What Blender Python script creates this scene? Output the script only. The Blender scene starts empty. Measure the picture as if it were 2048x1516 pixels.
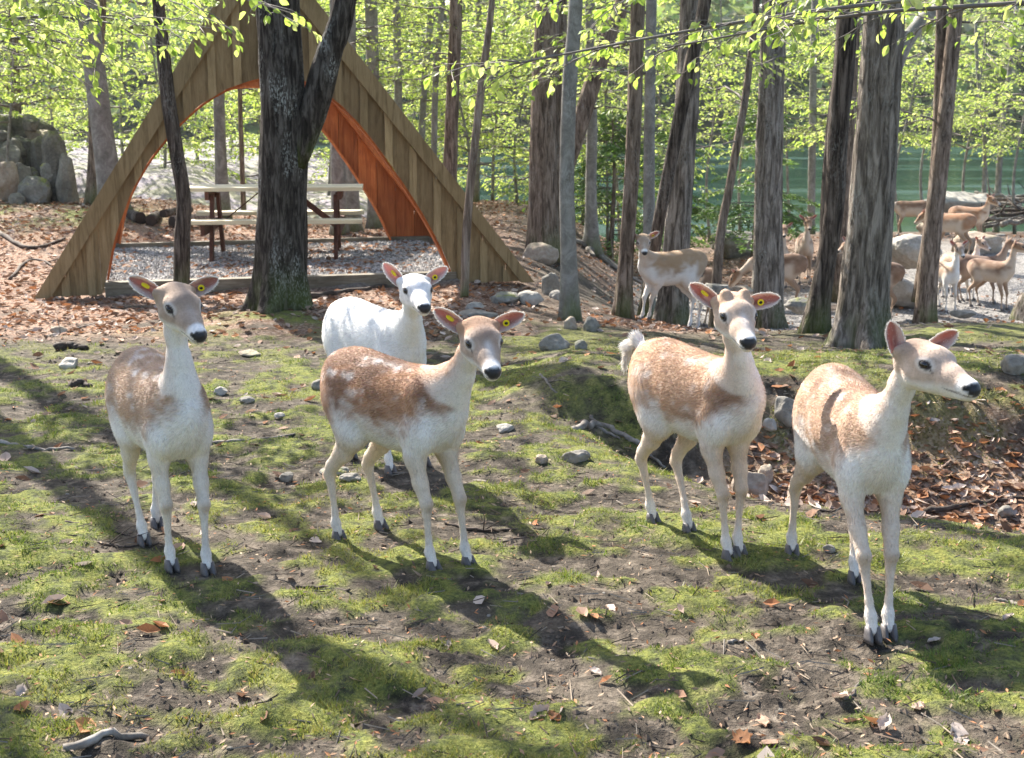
import bpy, math, random
import numpy as np
from mathutils import Vector, Matrix

# ------------------------------------------------------------------ camera, light, exposure
scene = bpy.context.scene
CAM = np.array([0.0, 0.0, 1.66])
FPX = 2600.0                     # focal length in pixels of a 2048 wide frame
PITCH = math.radians(11.46)
cam_data = bpy.data.cameras.new("camera")
cam_data.sensor_width = 36.0
cam_data.lens = 36.0 * FPX / 2048.0
cam_data.clip_start = 0.05
cam_data.clip_end = 2000.0
cam_data.dof.use_dof = True
cam_data.dof.focus_distance = 5.0
cam_data.dof.aperture_fstop = 8.0
cam = bpy.data.objects.new("camera", cam_data)
cam.location = CAM
cam.rotation_euler = (math.pi / 2 - PITCH, 0, 0)
scene.collection.objects.link(cam)
scene.camera = cam

SUN_EL = math.radians(43.0)
SUN_H = np.array([-0.56, 0.83]); SUN_H /= np.linalg.norm(SUN_H)
SUN_DIR = np.array([SUN_H[0] * math.cos(SUN_EL), SUN_H[1] * math.cos(SUN_EL), math.sin(SUN_EL)])
world = bpy.data.worlds.new("World")
scene.world = world
world.use_nodes = True
wn = world.node_tree.nodes
sky = wn.new("ShaderNodeTexSky")
sky.sky_type = 'NISHITA'
sky.sun_disc = False
sky.sun_elevation = SUN_EL
sky.sun_rotation = math.atan2(SUN_H[0], SUN_H[1])
sky.air_density = 1.0
sky.dust_density = 2.0
wn["Background"].inputs[1].default_value = 0.105
world.node_tree.links.new(sky.outputs[0], wn["Background"].inputs[0])
sun_data = bpy.data.lights.new("sun", 'SUN')
sun_data.energy = 5.0
sun_data.angle = math.radians(0.53)
sun_data.color = (1.0, 0.95, 0.86)
sun = bpy.data.objects.new("sun", sun_data)
sun.rotation_euler = Vector(SUN_DIR).to_track_quat('Z', 'Y').to_euler()
sun.location = (0, 0, 30)
scene.collection.objects.link(sun)
scene.view_settings.view_transform = 'Standard'
scene.view_settings.look = 'None'
scene.view_settings.gamma = 1.0
scene.view_settings.use_curve_mapping = False
scene.view_settings.exposure = 1.66
scene.cycles.max_bounces = 8
scene.cycles.transparent_max_bounces = 8
scene.cycles.caustics_reflective = False
scene.cycles.caustics_refractive = False

# ------------------------------------------------------------------ helpers
RNG = np.random.default_rng(11)
COL = scene.collection

def norm(v):
    v = np.asarray(v, float)
    return v / max(np.linalg.norm(v), 1e-9)

CF = np.array([0, math.cos(PITCH), -math.sin(PITCH)])
CU = np.array([0, math.sin(PITCH), math.cos(PITCH)])
CR = np.array([1.0, 0, 0])

def ray(u, v):
    return CF + CR * (u - 1024.0) / FPX + CU * (758.0 - v) / FPX

def at_y(u, v, y):                 # point on a pixel's ray at ground distance y
    d = ray(u, v)
    return CAM + d * (y / d[1])

def pix(p):
    d = np.asarray(p) - CAM
    z = d @ CF
    return 1024 + FPX * (d @ CR) / z, 758 - FPX * (d @ CU) / z

def sstep(a, b, x):
    t = np.clip((np.asarray(x, float) - a) / (b - a), 0, 1)
    return t * t * (3 - 2 * t)

def _hash(ix, iy, iz, seed):
    with np.errstate(over='ignore'):
        h = (ix.astype(np.uint32) * np.uint32(374761393) + iy.astype(np.uint32) * np.uint32(668265263)
             + iz.astype(np.uint32) * np.uint32(2147483647 - 58) + np.uint32(seed * 974711 + 13))
        h = (h ^ (h >> np.uint32(13))) * np.uint32(1274126177)
        h = (h ^ (h >> np.uint32(16))) * np.uint32(2246822519)
        h = h ^ (h >> np.uint32(15))
    return h.astype(np.float64) / 4294967295.0

def vnoise(x, y, z=0.0, seed=0):     # value noise in -1..1
    x, y, z = np.broadcast_arrays(np.asarray(x, float), np.asarray(y, float), np.asarray(z, float))
    fx, fy, fz = np.floor(x), np.floor(y), np.floor(z)
    ix, iy, iz = fx.astype(np.int64), fy.astype(np.int64), fz.astype(np.int64)
    tx, ty, tz = x - fx, y - fy, z - fz
    tx, ty, tz = tx * tx * (3 - 2 * tx), ty * ty * (3 - 2 * ty), tz * tz * (3 - 2 * tz)
    out = 0
    for a in (0, 1):
        for b in (0, 1):
            for c in (0, 1):
                w = (tx if a else 1 - tx) * (ty if b else 1 - ty) * (tz if c else 1 - tz)
                out = out + w * _hash(ix + a, iy + b, iz + c, seed)
    return out * 2 - 1

def fbm(x, y, z=0.0, seed=0, octaves=4, gain=0.5):
    o, amp, f, s = 0, 1.0, 1.0, 0.0
    for i in range(octaves):
        o = o + amp * vnoise(np.asarray(x) * f + 17.3 * i, np.asarray(y) * f - 9.1 * i, np.asarray(z) * f + 4.7 * i, seed + i)
        s += amp
        amp *= gain
        f *= 2.03
    return o / s

def make_mesh(name, verts, faces, mat=None, smooth=True, attrs=None, mats=None, mat_idx=None):
    """faces: list of (n,k) int arrays; attrs: {name: (n,4) point colours or (n,) floats}"""
    verts = np.asarray(verts, np.float32)
    if isinstance(faces, np.ndarray):
        faces = [faces]
    me = bpy.data.meshes.new(name)
    me.vertices.add(len(verts))
    me.vertices.foreach_set("co", verts.ravel())
    loops = np.concatenate([f.ravel() for f in faces]).astype(np.int32)
    counts = np.concatenate([np.full(len(f), f.shape[1], np.int32) for f in faces])
    starts = np.concatenate([[0], np.cumsum(counts)[:-1]]).astype(np.int32)
    me.loops.add(len(loops))
    me.loops.foreach_set("vertex_index", loops)
    me.polygons.add(len(counts))
    me.polygons.foreach_set("loop_start", starts)
    me.polygons.foreach_set("use_smooth", np.full(len(counts), smooth, bool))
    if attrs:
        for k, a in attrs.items():
            a = np.asarray(a, np.float32)
            if a.ndim == 1:
                at = me.attributes.new(k, 'FLOAT', 'POINT')
                at.data.foreach_set("value", a)
            else:
                if a.shape[1] == 3:
                    a = np.concatenate([a, np.ones((len(a), 1), np.float32)], 1)
                at = me.attributes.new(k, 'FLOAT_COLOR', 'POINT')
                at.data.foreach_set("color", a.ravel())
    if mats:
        for m in mats:
            me.materials.append(m)
    elif mat:
        me.materials.append(mat)
    if mat_idx is not None:
        me.polygons.foreach_set("material_index", np.asarray(mat_idx, np.int32))
    me.update(calc_edges=True)
    return me

def add_obj(name, mesh, parent=None, loc=None, rot=None, label=None, cat=None, group=None, kind=None):
    o = bpy.data.objects.new(name, mesh)
    COL.objects.link(o)
    if parent is not None:
        o.parent = parent
    if loc is not None:
        o.location = loc
    if rot is not None:
        o.rotation_euler = rot
    if label: o["label"] = label
    if cat: o["category"] = cat
    if group: o["group"] = group
    if kind: o["kind"] = kind
    return o

def empty(name, loc, rz=0, **kw):
    return add_obj(name, None, None, tuple(loc), (0, 0, rz), **kw)

class Bag:                          # collects verts and faces of one mesh
    def __init__(self):
        self.v, self.f, self.n, self.a = [], {}, 0, []
    def add(self, v, f, col=None):
        v = np.asarray(v, float)
        f = np.asarray(f, int)
        self.v.append(v)
        self.f.setdefault(f.shape[1], []).append(f + self.n)
        self.n += len(v)
        if col is not None:
            self.a.append(np.broadcast_to(np.asarray(col, float), (len(v), len(np.atleast_1d(col)) if np.ndim(col) == 1 else np.shape(col)[1])))
    def mesh(self, name, mat, smooth=True, attr="Col"):
        return make_mesh(name, np.concatenate(self.v), [np.concatenate(x) for x in self.f.values()], mat, smooth,
                         {attr: np.concatenate(self.a)} if self.a else None)

def frames(path):
    path = np.asarray(path, float)
    T = np.gradient(path, axis=0)
    T /= np.maximum(np.linalg.norm(T, axis=1, keepdims=True), 1e-9)
    ref = np.array([1.0, 0.2, 0.05]) if abs(T[0, 2]) > 0.7 else np.array([0.05, 0.1, 1.0])
    N = np.zeros_like(path)
    n = norm(ref - T[0] * (ref @ T[0]))
    for i in range(len(path)):
        n = norm(n - T[i] * (n @ T[i]))
        N[i] = n
    return T, N, np.cross(T, N)

def tube(path, radii, sides=8, cap=True):
    path = np.asarray(path, float)
    n = len(path)
    T, N, B = frames(path)
    th = np.linspace(0, 2 * math.pi, sides, endpoint=False)
    radii = np.asarray(radii, float)
    if radii.ndim == 1:
        radii = np.repeat(radii[:, None], sides, 1)
    v = path[:, None] + radii[..., None] * (np.cos(th)[None, :, None] * N[:, None] + np.sin(th)[None, :, None] * B[:, None])
    v = v.reshape(-1, 3)
    i = np.arange(n - 1)[:, None] * sides
    j = np.arange(sides)[None]
    j2 = (j + 1) % sides
    f = np.stack([i + j, i + j2, i + sides + j2, i + sides + j], -1).reshape(-1, 4)
    if cap:
        v = np.concatenate([v, path[:1], path[-1:]])
        jj = np.arange(sides)
        j2 = (jj + 1) % sides
        c0, c1 = n * sides, n * sides + 1
        e = (n - 1) * sides
        f = np.concatenate([f, np.stack([np.full(sides, c0), j2, jj, jj], 1), np.stack([np.full(sides, c1), e + jj, e + j2, e + j2], 1)])
        # degenerate quads as triangles
        quads = f[: (n - 1) * sides]
        tris = f[(n - 1) * sides:, :3]
        return v, quads, tris
    return v, f, None

def bag_tube(bag, path, radii, sides=8, col=None):
    v, q, t = tube(path, radii, sides)
    n0 = bag.n
    bag.add(v, q, col)
    if t is not None:
        bag.f.setdefault(3, []).append(t + n0)

def spline(pts, n):
    pts = np.asarray(pts, float)
    if len(pts) == 2:
        t = np.linspace(0, 1, n)[:, None]
        return pts[0] * (1 - t) + pts[1] * t
    d = np.concatenate([[0], np.cumsum(np.linalg.norm(np.diff(pts[:, :3], axis=0), axis=1))])
    P = np.concatenate([[2 * pts[0] - pts[1]], pts, [2 * pts[-1] - pts[-2]]])
    s = np.linspace(0, d[-1], n)
    out = []
    for x in s:
        k = min(max(np.searchsorted(d, x, side='right') - 1, 0), len(pts) - 2)
        t = (x - d[k]) / max(d[k + 1] - d[k], 1e-9)
        p0, p1, p2, p3 = P[k], P[k + 1], P[k + 2], P[k + 3]
        out.append(0.5 * ((2 * p1) + (-p0 + p2) * t + (2 * p0 - 5 * p1 + 4 * p2 - p3) * t * t + (-p0 + 3 * p1 - 3 * p2 + p3) * t ** 3))
    return np.array(out)

def box_vf(x0, x1, y0, y1, z0, z1):
    v = np.array([[x, y, z] for x in (x0, x1) for y in (y0, y1) for z in (z0, z1)], float)
    f = np.array([[0, 1, 3, 2], [4, 6, 7, 5], [0, 4, 5, 1], [2, 3, 7, 6], [0, 2, 6, 4], [1, 5, 7, 3]])
    return v, f

# ------------------------------------------------------------------ node material helper
class Mat:
    def __init__(self, name):
        self.m = bpy.data.materials.new(name)
        self.m.use_nodes = True
        self.t = self.m.node_tree
        self.b = self.t.nodes["Principled BSDF"]
        self.out = self.t.nodes["Material Output"]
    def n(self, typ, **kw):
        nd = self.t.nodes.new(typ)
        for k, v in kw.items():
            if k.startswith("i_"):
                nd.inputs[k[2:].replace("_", " ")].default_value = v
            else:
                setattr(nd, k, v)
        return nd
    def l(self, a, b):
        self.t.links.new(a, b)
    def coord(self, scale=(1, 1, 1), kind="Object"):
        tc = self.n("ShaderNodeTexCoord")
        mp = self.n("ShaderNodeMapping")
        mp.inputs["Scale"].default_value = scale
        self.l(tc.outputs[kind], mp.inputs[0])
        return mp.outputs[0]
    def noise(self, co, scale, detail=4, rough=0.55, dist=0.0):
        nd = self.n("ShaderNodeTexNoise")
        nd.inputs["Scale"].default_value = scale
        nd.inputs["Detail"].default_value = detail
        nd.inputs["Roughness"].default_value = rough
        nd.inputs["Distortion"].default_value = dist
        if co is not None:
            self.l(co, nd.inputs["Vector"])
        return nd.outputs[0]
    def voro(self, co, scale, feature='F1', out=0):
        nd = self.n("ShaderNodeTexVoronoi", feature=feature)
        nd.inputs["Scale"].default_value = scale
        if co is not None:
            self.l(co, nd.inputs["Vector"])
        return nd.outputs[out]
    def ramp(self, src, stops, interp='LINEAR'):
        nd = self.n("ShaderNodeValToRGB")
        cr = nd.color_ramp
        cr.interpolation = interp
        while len(cr.elements) < len(stops):
            cr.elements.new(0.5)
        for e, (p, c) in zip(cr.elements, stops):
            e.position = p
            e.color = (*c, 1) if len(c) == 3 else c
        self.l(src, nd.inputs[0])
        return nd.outputs[0]
    def mix(self, fac, a, b, mode='MIX'):
        nd = self.n("ShaderNodeMix", data_type='RGBA', blend_type=mode)
        for s, sock in ((fac, nd.inputs[0]), (a, nd.inputs[6]), (b, nd.inputs[7])):
            if hasattr(s, "links"):
                self.l(s, sock)
            elif isinstance(s, (int, float)):
                sock.default_value = s if sock.type == 'VALUE' else (s, s, s, 1)
            else:
                sock.default_value = (*s, 1)
        return nd.outputs[2]
    def math(self, op, a, b=0.0, c=0.0):
        nd = self.n("ShaderNodeMath", operation=op)
        for s, sock in zip((a, b, c), nd.inputs):
            if hasattr(s, "links"):
                self.l(s, sock)
            else:
                sock.default_value = s
        return nd.outputs[0]
    def attr(self, name, out=0):
        nd = self.n("ShaderNodeAttribute", attribute_name=name)
        return nd.outputs[out]
    def bump(self, h, strength=0.5, dist=0.01, nrm=None):
        nd = self.n("ShaderNodeBump")
        nd.inputs["Strength"].default_value = strength
        nd.inputs["Distance"].default_value = dist
        self.l(h, nd.inputs["Height"])
        if nrm is not None:
            self.l(nrm, nd.inputs["Normal"])
        return nd.outputs[0]
    def set(self, color=None, rough=None, normal=None, spec=None):
        if color is not None:
            if hasattr(color, "links"): self.l(color, self.b.inputs["Base Color"])
            else: self.b.inputs["Base Color"].default_value = (*color, 1)
        if rough is not None:
            if hasattr(rough, "links"): self.l(rough, self.b.inputs["Roughness"])
            else: self.b.inputs["Roughness"].default_value = rough
        if normal is not None: self.l(normal, self.b.inputs["Normal"])
        if spec is not None: self.b.inputs["Specular IOR Level"].default_value = spec
        return self.m
    def translucent(self, color, fac, normal=None):
        tr = self.n("ShaderNodeBsdfTranslucent")
        if hasattr(color, "links"): self.l(color, tr.inputs[0])
        else: tr.inputs[0].default_value = (*color, 1)
        mx = self.n("ShaderNodeMixShader")
        mx.inputs[0].default_value = fac
        self.l(self.b.outputs[0], mx.inputs[1])
        self.l(tr.outputs[0], mx.inputs[2])
        self.l(mx.outputs[0], self.out.inputs[0])

# ------------------------------------------------------------------ terrain
LAKE_Z = -1.74

# the A-frame shelter stands on a raised gravel pad
ARCH_O = np.array([-4.37, 11.9])          # foot of the front face on the left
ARCH_B = norm(np.array([4.55, 1.2]))      # along the front face
ARCH_A = np.array([-ARCH_B[1], ARCH_B[0]])  # into the shelter
ARCH_W, ARCH_D = 4.70, 3.75

def arch_st(x, y):
    dx, dy = np.asarray(x) - ARCH_O[0], np.asarray(y) - ARCH_O[1]
    return dx * ARCH_B[0] + dy * ARCH_B[1], dx * ARCH_A[0] + dy * ARCH_A[1]

def pad_mask(x, y, e=0.06):
    s, t = arch_st(x, y)
    return sstep(0.35, 0.35 + e, s) * sstep(ARCH_W - 0.35, ARCH_W - 0.35 - e, s) * sstep(0.0, e, t) * sstep(ARCH_D + 0.02, ARCH_D + 0.02 - e, t)

def ground_h(x, y):
    x = np.asarray(x, float); y = np.asarray(y, float)
    right = sstep(-0.3, 2.3, x - 0.03 * (y - 10))
    y0 = 9.0 + 0.6 * sstep(2.0, 4.0, x)
    z = -1.12 * sstep(y0, y0 + 8.0, y) * right
    # shore and lake bed, later on the far left where the bedrock runs out
    s0 = 25 + 14 * sstep(-2.0, -8.0, x) + 3.5 * sstep(3, 7, x)
    z = z + (-2.5 - z) * sstep(s0, s0 + 22, y)
    z = np.where(y > 60, z - 2.5 * sstep(60, 90, y), z)
    # far bank
    sh = 172 + 10 * np.sin(x * 0.02)
    z = z + 45 * sstep(sh - 6, sh + 150, y) + 6.0 * sstep(sh - 8, sh + 14, y)
    z = z + 0.36 * np.exp(-((y - 25.5) / 4.2) ** 2) * sstep(3.5, 6.0, x)
    # hollow with leaves and the bank behind it
    yc = 6.25 + 0.12 * np.sin(x * 1.7) + 0.55 * sstep(1.2, 0.3, x)
    z = z - 0.36 * np.exp(-((y - yc) / (0.50 + 0.18 * sstep(0.8, 2.2, x))) ** 2) * sstep(0.15, 1.2, x)
    yj = y + 0.42 * fbm(x * 2.2, y * 1.6, 0, 63, 4)
    z = z + 0.21 * sstep(6.9, 7.35, yj) * (1 - sstep(7.5, 9.6, y)) * sstep(-0.25, 0.45, x)
    # mound on the right
    z = z + 0.03 * np.exp(-((y - 10.2) / 0.8) ** 2 - ((x - 3.6) / 1.0) ** 2)
    # roots mound at the big left tree
    z = z + 0.10 * np.exp(-((y - 10.5) / 0.6) ** 2 - ((x + 1.9) / 0.8) ** 2)
    # the leaf slope on the left
    z = z + 0.35 * sstep(-3.0, -6.5, x) * sstep(11, 19, y) * (1 - sstep(26, 40, y))
    p = pad_mask(x, y)
    z = z * (1 - p) + 0.10 * p
    near = (1 - sstep(30, 60, y)) * (1 - 0.8 * p)
    z = z + near * (0.035 * fbm(x * 0.8, y * 0.8, 0, 5, 3))
    z = z + 0.022 * (1 - sstep(9.5, 12.5, y)) * fbm(x * 4.0, y * 4.0, 0, 9, 4)
    clod = 0.35 + 0.65 * sstep(5.2, 3.4, y)
    bare = sstep(0.15, -0.25, fbm(x * 2.1, y * 2.9, 0, 41, 4) + 0.6 * fbm(x * 5.5, y * 7.0, 0, 47, 3))
    nearf = 1 - sstep(9, 12, y)
    z = z + nearf * clod * (0.024 * fbm(x * 5.5, y * 5.5, 0, 21, 3) + (0.010 + 0.016 * bare) * fbm(x * 13, y * 13, 0, 29, 2)) - 0.022 * bare * nearf * clod
    return z

def ground_hit(u, v):
    d = ray(u, v)
    t = np.linspace(2.0, 60.0, 6000)
    P = CAM[None] + t[:, None] * d[None]
    below = P[:, 2] < ground_h(P[:, 0], P[:, 1])
    i = int(np.argmax(below)) if below.any() else len(t) - 1
    p = P[i].copy()
    p[2] = float(ground_h(p[0], p[1]))
    return p
# ------------------------------------------------------------------ deer
def surface_nets(D, origin, h):
    neg = D < 0
    nx, ny, nz = D.shape
    c = np.zeros((nx - 1, ny - 1, nz - 1), np.int8)
    for a in (0, 1):
        for b in (0, 1):
            for e in (0, 1):
                c += neg[a:nx - 1 + a, b:ny - 1 + b, e:nz - 1 + e]
    mixed = (c > 0) & (c < 8)
    I = np.argwhere(mixed)
    vid = np.full(mixed.shape, -1, np.int64)
    vid[mixed] = np.arange(len(I))
    acc = np.zeros((len(I), 3)); cnt = np.zeros(len(I))
    corners = [(a, b, e) for a in (0, 1) for b in (0, 1) for e in (0, 1)]
    for p in corners:
        for ax in range(3):
            if p[ax] == 0:
                q = list(p); q[ax] = 1
                d0 = D[I[:, 0] + p[0], I[:, 1] + p[1], I[:, 2] + p[2]]
                d1 = D[I[:, 0] + q[0], I[:, 1] + q[1], I[:, 2] + q[2]]
                m = (d0 < 0) != (d1 < 0)
                t = np.where(m, d0 / np.where(m, d0 - d1, 1), 0)
                pos = np.tile(np.array(p, float), (len(I), 1))
                pos[:, ax] += t
                acc[m] += pos[m]; cnt[m] += 1
    V = (I + acc / cnt[:, None]) * h + origin
    F = []
    for ax in range(3):
        o1, o2 = [k for k in range(3) if k != ax]
        n = [nx, ny, nz]
        s0 = [slice(0, None)] * 3; s1 = [slice(0, None)] * 3
        s0[ax] = slice(0, n[ax] - 1); s1[ax] = slice(1, n[ax])
        ch = neg[tuple(s0)] != neg[tuple(s1)]
        E = np.argwhere(ch)
        E = E[(E[:, o1] > 0) & (E[:, o2] > 0) & (E[:, o1] < n[o1] - 1) & (E[:, o2] < n[o2] - 1)]
        def cell(d1, d2):
            k = E.copy(); k[:, o1] += d1; k[:, o2] += d2
            return vid[k[:, 0], k[:, 1], k[:, 2]]
        q = np.stack([cell(-1, -1), cell(0, -1), cell(0, 0), cell(-1, 0)], 1)
        fl = neg[E[:, 0], E[:, 1], E[:, 2]]
        if ax == 1:
            fl = ~fl
        q[~fl] = q[~fl][:, ::-1]
        F.append(q)
    F = np.concatenate(F)
    F = F[(F >= 0).all(1)]
    return V, F

def vert_normals(V, F):
    n = np.cross(V[F[:, 2]] - V[F[:, 0]], V[F[:, 3]] - V[F[:, 1]])
    N = np.zeros_like(V)
    for k in range(4):
        for a in range(3):
            N[:, a] += np.bincount(F[:, k], n[:, a], len(V))
    return N / np.maximum(np.linalg.norm(N, axis=1, keepdims=True), 1e-12)

def laplace(V, F, it, w=0.5):
    E = np.concatenate([F[:, [0, 1]], F[:, [1, 2]], F[:, [2, 3]], F[:, [3, 0]]])
    deg = np.bincount(E.ravel(), minlength=len(V)).astype(float)
    for _ in range(it):
        A = np.stack([np.bincount(E[:, 0], V[E[:, 1], a], len(V)) + np.bincount(E[:, 1], V[E[:, 0], a], len(V)) for a in range(3)], 1)
        V = V + w * (A / deg[:, None] - V)
    return V

class Prim:
    __slots__ = ("a", "b", "ra", "rb", "n", "s", "k", "tag", "flow", "info")
    def __init__(self, a, b, ra, rb, n=None, s=1.0, k=0.02, tag="", flow=None, info=0.0):
        self.a, self.b = np.asarray(a, float), np.asarray(b, float)
        self.ra, self.rb, self.n, self.s, self.k, self.tag = ra, rb, n, s, k, tag
        self.flow = norm(self.b - self.a + 1e-9) if flow is None else norm(flow)
        self.info = info
    def dist(self, P):
        ab = self.b - self.a
        L = ab @ ab
        q = P - self.a
        if L > 1e-10:
            t = np.clip((q @ ab) / L, 0, 1)
            q = q - t[..., None] * ab
        else:
            t = np.zeros(P.shape[:-1])
        r = self.ra + t * (self.rb - self.ra)
        l0 = np.sqrt((q * q).sum(-1)) + 1e-9
        if self.n is not None:
            qn = q @ self.n
            q2 = q + (qn * (1 / self.s - 1))[..., None] * self.n
            l1 = np.sqrt((q2 * q2).sum(-1)) + 1e-9
            return l0 - r * l0 / l1, t
        return l0 - r, t

def build_sdf(prims, h):
    R = [max(p.ra, p.rb) * max(1, p.s) for p in prims]
    lo = np.min([np.minimum(p.a, p.b) - r for p, r in zip(prims, R)], 0) - 3 * h
    hi = np.max([np.maximum(p.a, p.b) + r for p, r in zip(prims, R)], 0) + 3 * h
    n = np.ceil((hi - lo) / h).astype(int) + 1
    D = np.full(n, 0.1, np.float64)
    for p, r in zip(prims, R):
        m = r + p.k + 2 * h
        i0 = np.maximum(np.floor((np.minimum(p.a, p.b) - m - lo) / h).astype(int), 0)
        i1 = np.minimum(np.ceil((np.maximum(p.a, p.b) + m - lo) / h).astype(int) + 1, n)
        ax = [lo[k] + h * np.arange(i0[k], i1[k]) for k in range(3)]
        G = np.stack(np.meshgrid(*ax, indexing='ij'), -1)
        d, _ = p.dist(G)
        sl = tuple(slice(i0[k], i1[k]) for k in range(3))
        o = D[sl]
        hh = np.clip(0.5 + 0.5 * (o - d) / p.k, 0, 1)
        D[sl] = o * (1 - hh) + d * hh - p.k * hh * (1 - hh)
    return D, lo

m = Mat("deer_coat")
cc = m.attr("Col")
co = m.coord((1, 1, 1))
nz = m.noise(co, 140, 3, 0.6)
cc2 = m.mix(m.math('MULTIPLY', nz, 0.35), cc, (0.0, 0.0, 0.0))
cc2 = m.mix(1.0, cc2, (1.16, 1.16, 1.16), 'MULTIPLY')
wet = m.attr("wet", 2)
MAT_COAT = m.set(cc2, m.ramp(wet, [(0, (0.85,) * 3), (1, (0.28,) * 3)]), m.bump(nz, 0.35, 0.004), 0.25)
m.b.inputs["Sheen Weight"].default_value = 0.15
m.b.inputs["Sheen Roughness"].default_value = 0.6

m = Mat("deer_fur")
cc = m.attr("Col")
MAT_FUR = m.set(cc, 0.75, None, 0.25)
m.translucent(cc, 0.25)

m = Mat("deer_ear")
cc = m.attr("Col")
MAT_EAR = m.set(cc, 0.8, None, 0.2)
m.translucent(m.mix(1.0, cc, (1.0, 0.62, 0.52), 'MULTIPLY'), 0.26)
MAT_EYE = Mat("deer_eye").set((0.012, 0.007, 0.005), 0.05, None, 0.7)
m = Mat("hoof_horn")
MAT_HOOF = m.set(m.mix(m.noise(m.coord((1, 1, 0.3)), 90), (0.05, 0.045, 0.045), (0.16, 0.14, 0.135)), 0.5)
MAT_TAG = Mat("yellow_plastic").set((0.80, 0.66, 0.02), 0.35)
MAT_TAGHOLE = Mat("black_plastic").set((0.01, 0.01, 0.01), 0.4)
m = Mat("antler_horn")
MAT_ANTLER = m.set(m.mix(m.noise(m.coord(), 60), (0.10, 0.06, 0.035), (0.28, 0.19, 0.12)), 0.6)

TORSO = [  # x, z, half width, half height
    (-0.375, 0.645, 0.058, 0.085), (-0.325, 0.635, 0.098, 0.132), (-0.25, 0.624, 0.124, 0.152),
    (-0.16, 0.606, 0.136, 0.160), (-0.05, 0.590, 0.147, 0.168), (0.06, 0.582, 0.146, 0.168), (0.15, 0.588, 0.133, 0.163),
    (0.23, 0.602, 0.110, 0.155), (0.285, 0.622, 0.086, 0.130), (0.325, 0.642, 0.062, 0.092)]

BROWN = dict(back=(0.44, 0.235, 0.125), dark=(0.21, 0.12, 0.08), pale=(0.84, 0.80, 0.755), leg=(0.70, 0.60, 0.49), face=(0.40, 0.29, 0.22), spots=0.6, line=0.22, neck=0.3)
GREY = dict(back=(0.45, 0.305, 0.205), dark=(0.24, 0.165, 0.12), pale=(0.84, 0.805, 0.77), leg=(0.75, 0.68, 0.60), face=(0.41, 0.295, 0.22), spots=0.6, line=0.25, neck=0.35)
GINGER = dict(back=(0.52, 0.325, 0.205), dark=(0.25, 0.14, 0.09), pale=(0.85, 0.80, 0.75), leg=(0.70, 0.57, 0.46), face=(0.56, 0.41, 0.31), spots=0.4, line=0.38, neck=0.5)
WHITE = dict(back=(0.84, 0.82, 0.79), dark=(0.74, 0.71, 0.67), pale=(0.86, 0.84, 0.81), leg=(0.78, 0.73, 0.68), face=(0.82, 0.77, 0.73), spots=0.0, line=0.0)
RUFOUS = dict(back=(0.21, 0.115, 0.065), dark=(0.12, 0.06, 0.035), pale=(0.58, 0.46, 0.36), leg=(0.34, 0.225, 0.15), face=(0.28, 0.16, 0.09), spots=0.35, line=-0.2)
DARK = dict(back=(0.17, 0.10, 0.07), dark=(0.09, 0.055, 0.04), pale=(0.42, 0.32, 0.25), leg=(0.30, 0.21, 0.15), face=(0.24, 0.15, 0.10), spots=0.1, line=-0.3)

def ray_sphere(u, v, c, R, near=True, axis=None):
    d = norm(ray(u, v)); o = CAM - c
    b = o @ d; q = o @ o - R * R
    disc = b * b - q
    if disc < 0:
        t = -b
        p = CAM + t * d
        return c + norm(p - c) * R
    t0, t1 = -b - math.sqrt(disc), -b + math.sqrt(disc)
    return CAM + (t0 if near else t1) * d

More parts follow.
